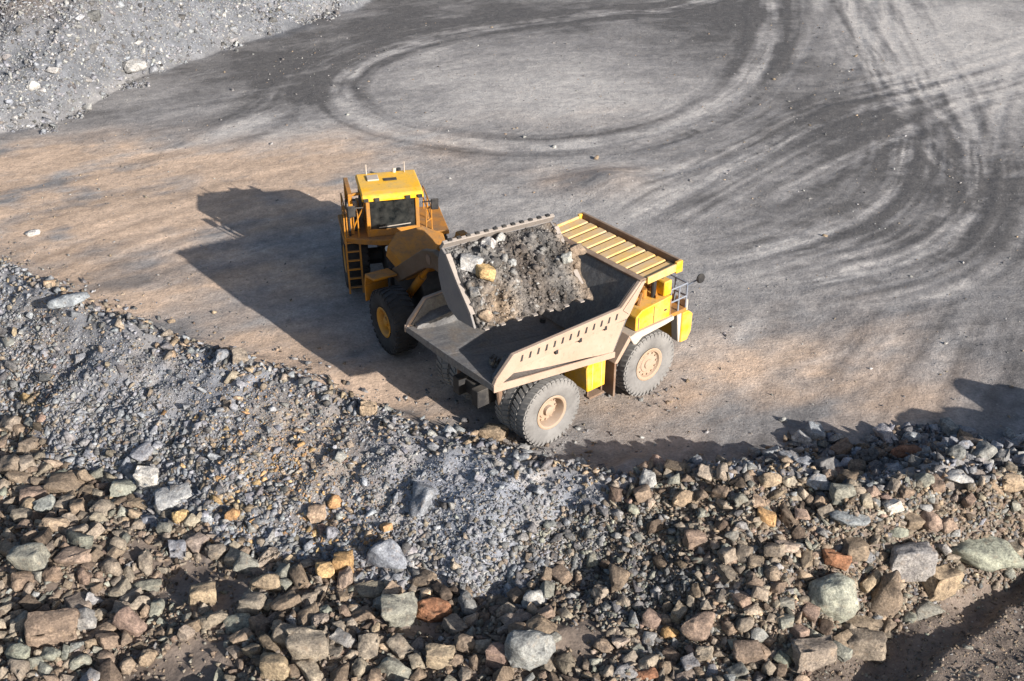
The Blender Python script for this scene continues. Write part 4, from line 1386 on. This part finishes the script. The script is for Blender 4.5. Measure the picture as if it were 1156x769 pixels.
def hkey(x, y):
    return int(math.floor(x / 1.0)), int(math.floor(y / 1.0))


def clear_of(x, y, r, f=.80):
    a, b = hkey(x, y)
    for i in (a - 1, a, a + 1):
        for j in (b - 1, b, b + 1):
            for (qx, qy, qr) in HASH.get((i, j), ()):
                if (qx - x) ** 2 + (qy - y) ** 2 < (f * (r + qr)) ** 2:
                    return False
    return True


def claim(x, y, r):
    HASH.setdefault(hkey(x, y), []).append((x, y, r))


def vary(name, k=.16):
    c = np.array(PAL[name])
    return np.clip(c * (1 + rng.normal(0, k)) * (1 + rng.normal(0, .016, 3)), .03, .62)


def lone_rock(px_dims, at, colour, shape, seed, rz, tilt=.25):
    v, f = fine_rock(seed, shape)
    r = random.Random(seed + 5)
    Rm = np.array((Matrix.Rotation(rz, 3, 'Z') @ Matrix.Rotation(r.uniform(-tilt, tilt), 3, 'X') @ Matrix.Rotation(r.uniform(-tilt, tilt), 3, 'Y')))
    V = (v * np.array(px_dims)) @ Rm.T
    o = raw_mesh("rock", V, f, np.repeat(np.array(colour)[None], len(V), 0), M['rock'])
    o.location = at
    return o


marks = []          # (px, py, short name)
seed = 100
for (px, py, wpx, hpx, cn, shape, label, short) in MARKED:
    x, y, z = on_land(px, py + hpx * .22)
    dep = pj(x, y, z)[2]
    wm = wpx * dep / FOC
    hm = hpx * dep / FOC
    ang = math.atan2(CAM_H - z, y)
    if shape == 'slab':
        zz = max(.25 * wm, .45 * hm)
        dd_ = max(.5 * wm, min(1.3 * wm, (hm - zz * math.cos(ang)) / math.sin(ang)))
    else:
        zz = .85 * hm if hm < 1.3 * wm else hm
        dd_ = max(.6 * wm, min(1.2 * wm, (hm - zz * math.cos(ang) * .8) / math.sin(ang)))
    zz *= 1.1
    seed += 1
    o = lone_rock((wm * 1.08, dd_ * 1.08, zz * 1.1), (x, y, z + zz * .27), vary(cn, .04), shape, seed, rnd.uniform(-.35, .35), .16)
    tag(o, label, "rock")
    claim(x, y, .42 * max(wm, dd_))
    marks.append((px, py, short))

POOL = []           # x, y, z, size, colour name, zone
for zone, n, med, sig, lo, hi in (('A', 13000, .215, .52, .12, .74), ('E', 13000, .185, .46, .11, .56), ('B', 420, .24, .38, .17, .58), ('D', 1500, .20, .35, .13, .45), ('G', 2200, .26, .42, .15, .7), ('S', 900, .22, .5, .14, .9)):
    x, y = spread(zone, n)
    s = np.clip(med * np.exp(rng.normal(0, sig, len(x))), lo, hi)
    o = np.argsort(-s)
    x, y, s = x[o], y[o], s[o]
    bare = bare_ground(x, y) if zone in 'AE' else np.zeros(len(x))
    keep = []
    for i in range(len(x)):
        if rng.random() < bare[i] * 1.25:
            continue
        if clear_of(x[i], y[i], s[i] * .5, .74 if zone in 'AE' else .85):
            claim(x[i], y[i], s[i] * .5)
            keep.append(i)
    x, y, s = x[keep], y[keep], s[keep]
    nm = choose(zone, x, y, len(x))
    z = terrain(x, y)
    for i in range(len(x)):
        POOL.append((x[i], y[i], float(z[i]), s[i], nm[i], zone))
# the ones that show largest become objects of their own
shown = []
for k, p in enumerate(POOL):
    px, py, dep = pj(p[0], p[1], p[2])
    if 4 < px < 1152 and 4 < py < 764:
        shown.append((p[3] / dep * FOC, k))
shown.sort(reverse=True)
N_SINGLE = 300 - len(MARKED) - 10
single = [k for _, k in shown[:N_SINGLE]]
ORD = ['nearest', 'second', 'third', 'fourth', 'fifth', 'sixth', 'seventh', 'eighth', 'ninth', 'tenth', 'eleventh', 'twelfth', 'thirteenth', 'fourteenth', 'fifteenth']
DIRS = ['right of', 'behind and right of', 'behind', 'behind and left of', 'left of', 'in front and left of', 'in front of', 'in front and right of']
where = []
for k in single:
    p = POOL[k]
    px, py, dep = pj(p[0], p[1], p[2] + p[3] * .2)
    d, j = min(((px - m[0]) ** 2 + (py - m[1]) ** 2, j) for j, m in enumerate(marks))
    a = math.degrees(math.atan2(-(py - marks[j][1]), px - marks[j][0])) % 360
    where.append([k, j, int(((a + 22.5) % 360) // 45), d])
seen = {}
for wv in sorted(where, key=lambda q: q[3]):
    key = (wv[1], wv[2])
    seen[key] = seen.get(key, 0) + 1
    wv.append(seen[key])
GROUPN = {'A': 'brown rocks strewn below the gravel slope', 'E': 'rocks of the right heap', 'B': 'larger rocks in the grey chippings', 'D': 'rocks in the dark fine rubble', 'G': 'rocks on the dark back ridge', 'S': 'rocks on the grey hillside'}
for k, j, sct, d, n in where:
    x, y, z, s, cn, zone = POOL[k]
    shape = rnd.choice(('blocky', 'blocky', 'blocky', 'slab', 'pointed', 'round'))
    dims = (s * rnd.uniform(.9, 1.5), s * rnd.uniform(.7, 1.05), s * (rnd.uniform(.38, .55) if shape == 'slab' else rnd.uniform(.6, .95)))
    seed += 1
    o = lone_rock(dims, (x, y, z + dims[2] * rnd.uniform(.22, .42)), vary(cn, .14), shape, seed, rnd.uniform(0, 6.28), .5)
    word = {'blocky': 'blocky', 'slab': 'flattish', 'pointed': 'pointed', 'round': 'rounded'}[shape]
    text = f"{cn} {word} rock, {ORD[min(n - 1, 14)]} one {DIRS[sct]} {marks[j][2]}"
    if len(text.split()) > 16:
        text = text.replace(' one ', ' ')
    tag(o, text, "rock", GROUPN[zone])
ss = set(single)
rest = [p for k, p in enumerate(POOL) if k not in ss]

# everything smaller, as masses nobody could count
def mass(rows):
    P = np.array([(r[0], r[1], r[2]) for r in rows])
    S_ = np.array([r[3] for r in rows])
    sz = S_[:, None] * np.c_[rng.uniform(.85, 1.6, len(rows)), rng.uniform(.6, 1.05, len(rows)), rng.uniform(.38, .95, len(rows))]
    C_ = np.array([vary(r[4], .18) for r in rows])
    P[:, 2] += sz[:, 2] * rng.uniform(.12, .42, len(rows))
    return P, sz, C_


rub = merge_rocks("rubble", *mass(rest), MID)
tag(rub, "broken brown and grey rocks heaped between the larger boulders", "rubble", None, 'stuff')
rows = []
for zone, n, med, sig, lo, hi in (('A', 14000, .115, .40, .05, .3), ('E', 16000, .11, .40, .05, .28), ('D', 5000, .10, .38, .05, .28), ('G', 5000, .13, .4, .06, .3), ('B', 46000, .085, .52, .035, .30), ('S', 22000, .10, .55, .05, .4), ('F', 5000, .06, .5, .03, .25)):
    x, y = spread(zone, n)
    s = np.clip(med * np.exp(rng.normal(0, sig, len(x))), lo, hi)
    if zone == 'B':                          # the chippings roll down: coarser towards the foot, fine on top
        z = terrain(x, y)
        s = s * np.clip(.80 - .50 * z, .55, 1.9) * (1 + .4 * fbm(x, y, 1.8, 3, 401))
    if zone == 'A':
        k = rng.random(len(x)) > bare_ground(x, y) * .75
        x, y, s = x[k], y[k], s[k]
    nm = choose('A' if zone == 'F' else zone, x, y, len(x))
    z = terrain(x, y) - (.30 * s if zone in 'BSF' else 0)
    for i in range(len(x)):
        rows.append((x[i], y[i], float(z[i]), s[i], nm[i]))
# loose stones on the floor, thicker along the berm
n = 26000
x = rng.uniform(-34, 34, n)
y = rng.uniform(31, 88, n)
yc2 = np.interp(x, crest[:, 0], crest[:, 1])
near_c = np.exp(-np.maximum(y - yc2 - .2, 0) / 1.6)
k = (y > yc2 + .1) & (rng.random(n) < .10 + .9 * near_c + .35 * np.clip(fbm(x, y, 4, 3, 411), 0, 1))
x, y = x[k], y[k]
s = np.clip(.055 * np.exp(rng.normal(0, .5, len(x))), .03, .30)
z = terrain(x, y)
for i in range(len(x)):
    rows.append((x[i], y[i], float(z[i]) - .2 * s[i], s[i], rnd.choice(('grey', 'tan', 'pale grey', 'grey-brown', 'dark grey', 'grey'))))
n = 2500
i0 = rng.integers(0, len(crest) - 1, n)
x = rng.uniform(-25, 19, n)
y = np.interp(x, crest[:, 0], crest[:, 1]) + rng.normal(.1, .45, n)
s = np.clip(.15 * np.exp(rng.normal(0, .45, n)), .06, .42)
z = terrain(x, y)
for i in range(n):
    rows.append((x[i], y[i], float(z[i]), s[i], rnd.choice(('grey', 'blue-grey', 'blue-grey', 'grey-brown', 'dark grey', 'tan'))))
n = 1500                                   # spill along the yard side of the berm
x = rng.uniform(-24, 18, n)
y = np.interp(x, crest[:, 0], crest[:, 1]) + .2 + np.abs(rng.normal(0, 1.5, n))
k = rng.random(n) < .35 + .8 * np.clip(fbm(x, y, 3.0, 3, 611), 0, 1)
x, y = x[k], y[k]
s = np.clip(.11 * np.exp(rng.normal(0, .5, len(x))), .05, .40)
z = terrain(x, y)
for i in range(len(x)):
    rows.append((x[i], y[i], float(z[i]) - .15 * s[i], s[i], rnd.choice(('grey', 'tan', 'grey-brown', 'brown', 'blue-grey', 'dark grey'))))
for wx_, wy_ in ((4.95, -2.1), (0, -2.2), (0, 2.2), (0, -1.4), (4.95, 2.1)):
    cx_ = -.21 + wx_ * math.sin(TH) - wy_ * math.cos(TH)
    cy_ = 36.612 + wx_ * math.cos(TH) + wy_ * math.sin(TH)
    for q in range(170):
        x1_, y1_ = cx_ + rng.normal(0, .95), cy_ + rng.normal(0, .95)
        s1_ = float(np.clip(.07 * math.exp(rng.normal(0, .5)), .03, .22))
        rows.append((x1_, y1_, float(terrain(x1_, y1_)) - .2 * s1_, s1_, rnd.choice(('grey', 'tan', 'grey-brown', 'grey', 'dark grey'))))
gravel = merge_rocks("gravel", *mass(rows), SMALL)
tag(gravel, "grey chippings and small stones covering the slopes and floor", "gravel", None, 'stuff')

# ------------------------------------------------------------------ the load in the bucket
ML = Matrix.Translation((hx, hy, 0)) @ Matrix.Rotation(LF - math.pi / 2, 4, 'Z')
ga, gb = 56, 72
V, C_ = [], []


def heap_pt(a, b):
    """a: 0 at the spill guard .. 1 past the lip; b: -1..1 across."""
    a = a * (1 + .06 * mnoise.noise(Vector((b * 3.1, 4.0, 1.0))) + .03 * mnoise.noise(Vector((b * 9, 2.0, 6.0))))
    x = 8.20 + a * 2.55
    z = 6.98 - a * 1.90
    bul = .48 * math.sin(min(a * 1.10, 1) * math.pi) * (1 - .55 * b * b)
    bul += (.30 * mnoise.noise(Vector((a * 3.2, b * 3.2, 3.0))) + .20 * mnoise.noise(Vector((a * 8, b * 8, 8.0))) + .09 * mnoise.noise(Vector((a * 20, b * 20, 1.0)))) * min(1, a * 4 + .2)
    e_ = max(0, b - .82) / .18
    return Vector((x + .60 * bul, b * (2.08 if b < 0 else 2.08 + .34 * b * b), z + .80 * bul + .10 * e_ - .22 * e_ * e_))


def heap_colour(a, b):
    n_ = mnoise.noise(Vector((a * 3, b * 2.5, 20)))
    c = np.array((.138, .135, .137)) * (1 + .7 * n_)
    k = math.exp(-((b - .15 - .25 * (a - .5)) / .30) ** 2)
    c = c * (1 - .65 * k) + np.array((.085, .068, .058)) * .65 * k
    k = math.exp(-((b + .55) / .32) ** 2) * min(1, max(0, a - .35) * 2.2)
    c = c * (1 - .6 * k) + np.array((.26, .185, .12)) * .6 * k
    k = math.exp(-((b - .95) / .15) ** 2)
    return c * (1 - .5 * k) + np.array((.22, .15, .09)) * .5 * k


for i in range(ga):
    for j in range(gb):
        a, b = i / (ga - 1), j / (gb - 1) * 2 - 1
        V.append(ML @ heap_pt(a, b))
        C_.append(heap_colour(a, b))
low = len(V)
for i in range(ga):
    for j in range(gb):
        a, b = i / (ga - 1), j / (gb - 1) * 2 - 1
        p = heap_pt(a, b)
        V.append(ML @ Vector((p.x - .25, p.y * .97, max(p.z - (.75 - .5 * max(0, b - .5)), 5.0 if a > .5 else 5.4) - (.0 if a < .97 else .05))))
        C_.append(heap_colour(a, b))
Fh = []
for i in range(ga - 1):
    for j in range(gb - 1):
        q = [i * gb + j, i * gb + j + 1, (i + 1) * gb + j + 1, (i + 1) * gb + j]
        Fh.append(q)
        Fh.append([t + low for t in q[::-1]])
ring = [j for j in range(gb)] + [i * gb + gb - 1 for i in range(1, ga)] + [(ga - 1) * gb + j for j in range(gb - 2, -1, -1)] + [i * gb for i in range(ga - 2, 0, -1)]
for q in range(len(ring)):
    r0, r1 = ring[q], ring[(q + 1) % len(ring)]
    Fh.append([r0, r0 + low, r1 + low, r1])
Vh = [np.array(V)]
tri = np.array([[f[0], f[1], f[2]] for f in Fh] + [[f[0], f[2], f[3]] for f in Fh])
nrock = 2000
aa = rng.uniform(.02, 1.0, nrock)
bb = rng.uniform(-.98, .98, nrock)
P = np.array([(ML @ heap_pt(a, b))[:] for a, b in zip(aa, bb)])
S_ = np.clip(.062 * np.exp(rng.normal(0, .68, nrock)), .03, .42)
Cc = np.array([heap_colour(a, b) for a, b in zip(aa, bb)]) * rng.uniform(.75, 1.7, nrock)[:, None]
big = rng.random(nrock) < .05 + .14 * (bb < -.1)
Cc[big] = np.array(PAL['pale grey']) * rng.uniform(.5, .95, big.sum())[:, None]
pick = rng.integers(0, len(SMALL), nrock)
Rm = rot_mats(nrock)
Fl, Cl = [tri], [np.array(C_)]
o_ = len(V)
for q in range(nrock):
    v_, f_ = SMALL[pick[q]]
    Vh.append((v_ * S_[q] * np.array((1.15, .95, .8))) @ Rm[q].T + P[q])
    Fl.append(f_ + o_)
    Cl.append(np.repeat(Cc[q][None], len(v_), 0))
    o_ += len(v_)
# what has already slid off the lip lies in the bed
for q in range(420):
    a_, r_ = rng.uniform(0, 6.283), abs(rng.normal(0, .75))
    pb = ML @ Vector((10.75 + r_ * math.cos(a_) * .55, rng.uniform(-1.6, 1.6) + r_ * math.sin(a_) * .4, 0))
    dl = Vector((pb.x + .21, pb.y - 36.612, 0))
    lx, ly = dl.x * math.sin(TH) + dl.y * math.cos(TH), -dl.x * math.cos(TH) + dl.y * math.sin(TH)
    if abs(ly) > W2 - .6 or lx < -2.2 or lx > 2.6:
        continue
    sz_ = float(np.clip(.10 * math.exp(rng.normal(0, .6)), .04, .4))
    zb = fz(lx) + .10 - .22 * (1 - abs(ly) / W2) + .25 * sz_ + max(0, .45 - .5 * r_) * rng.random()
    v_, f_ = SMALL[q % len(SMALL)]
    Vh.append((v_ * sz_) @ rot_mats(1)[0].T + np.array((pb.x, pb.y, zb)))
    Fl.append(f_ + o_)
    Cl.append(np.repeat(vary(rnd.choice(('grey', 'grey-brown', 'dark grey', 'dark brown', 'tan')), .15)[None], len(v_), 0))
    o_ += len(v_)
load = raw_mesh("ore_load", np.concatenate(Vh), np.concatenate(Fl), np.clip(np.concatenate(Cl), .02, .6), M['rock'])
tag(load, "heap of broken grey and brown ore filling the raised loader bucket", "ore", None, 'stuff')
for a, b, s, cn, shape, label in (
        (.27, -.72, .78, 'pale grey', 'blocky', 'largest pale grey boulder on the bucket load near its left end'),
        (.44, -.62, .62, 'amber', 'blocky', 'yellowish boulder on the bucket load below the largest pale grey one'),
        (.12, -.30, .55, 'whitish', 'round', 'whitish boulder on the bucket load just under the top rail'),
        (.10, -.05, .42, 'pale grey', 'slab', 'pale flat rock on the bucket load right of the whitish boulder'),
        (.42, -.10, .34, 'pale grey', 'round', 'pale rounded rock in the middle of the bucket load'),
        (.36, .45, .42, 'grey', 'slab', 'grey slab on the bucket load right of the dark streak'),
        (.88, -.86, .50, 'tan', 'round', 'tan rounded rock at the lower left lip of the bucket'),
        (.55, .80, .36, 'pale grey', 'blocky', 'pale block near the right end of the bucket load'),
        (.45, .97, .60, 'brown', 'blocky', 'brown block at the far right end of the bucket load'),
        (.62, -.90, .34, 'grey', 'blocky', 'small grey block beside the left side plate of the bucket')):
    p = ML @ heap_pt(a, b)
    seed += 1
    o = lone_rock((s * 1.15, s, s * .8), p + Vector((0, 0, .02)), vary(cn, .05), shape, seed, rnd.uniform(0, 6.28), .4)
    tag(o, label, "rock", "rocks riding on the bucket load")
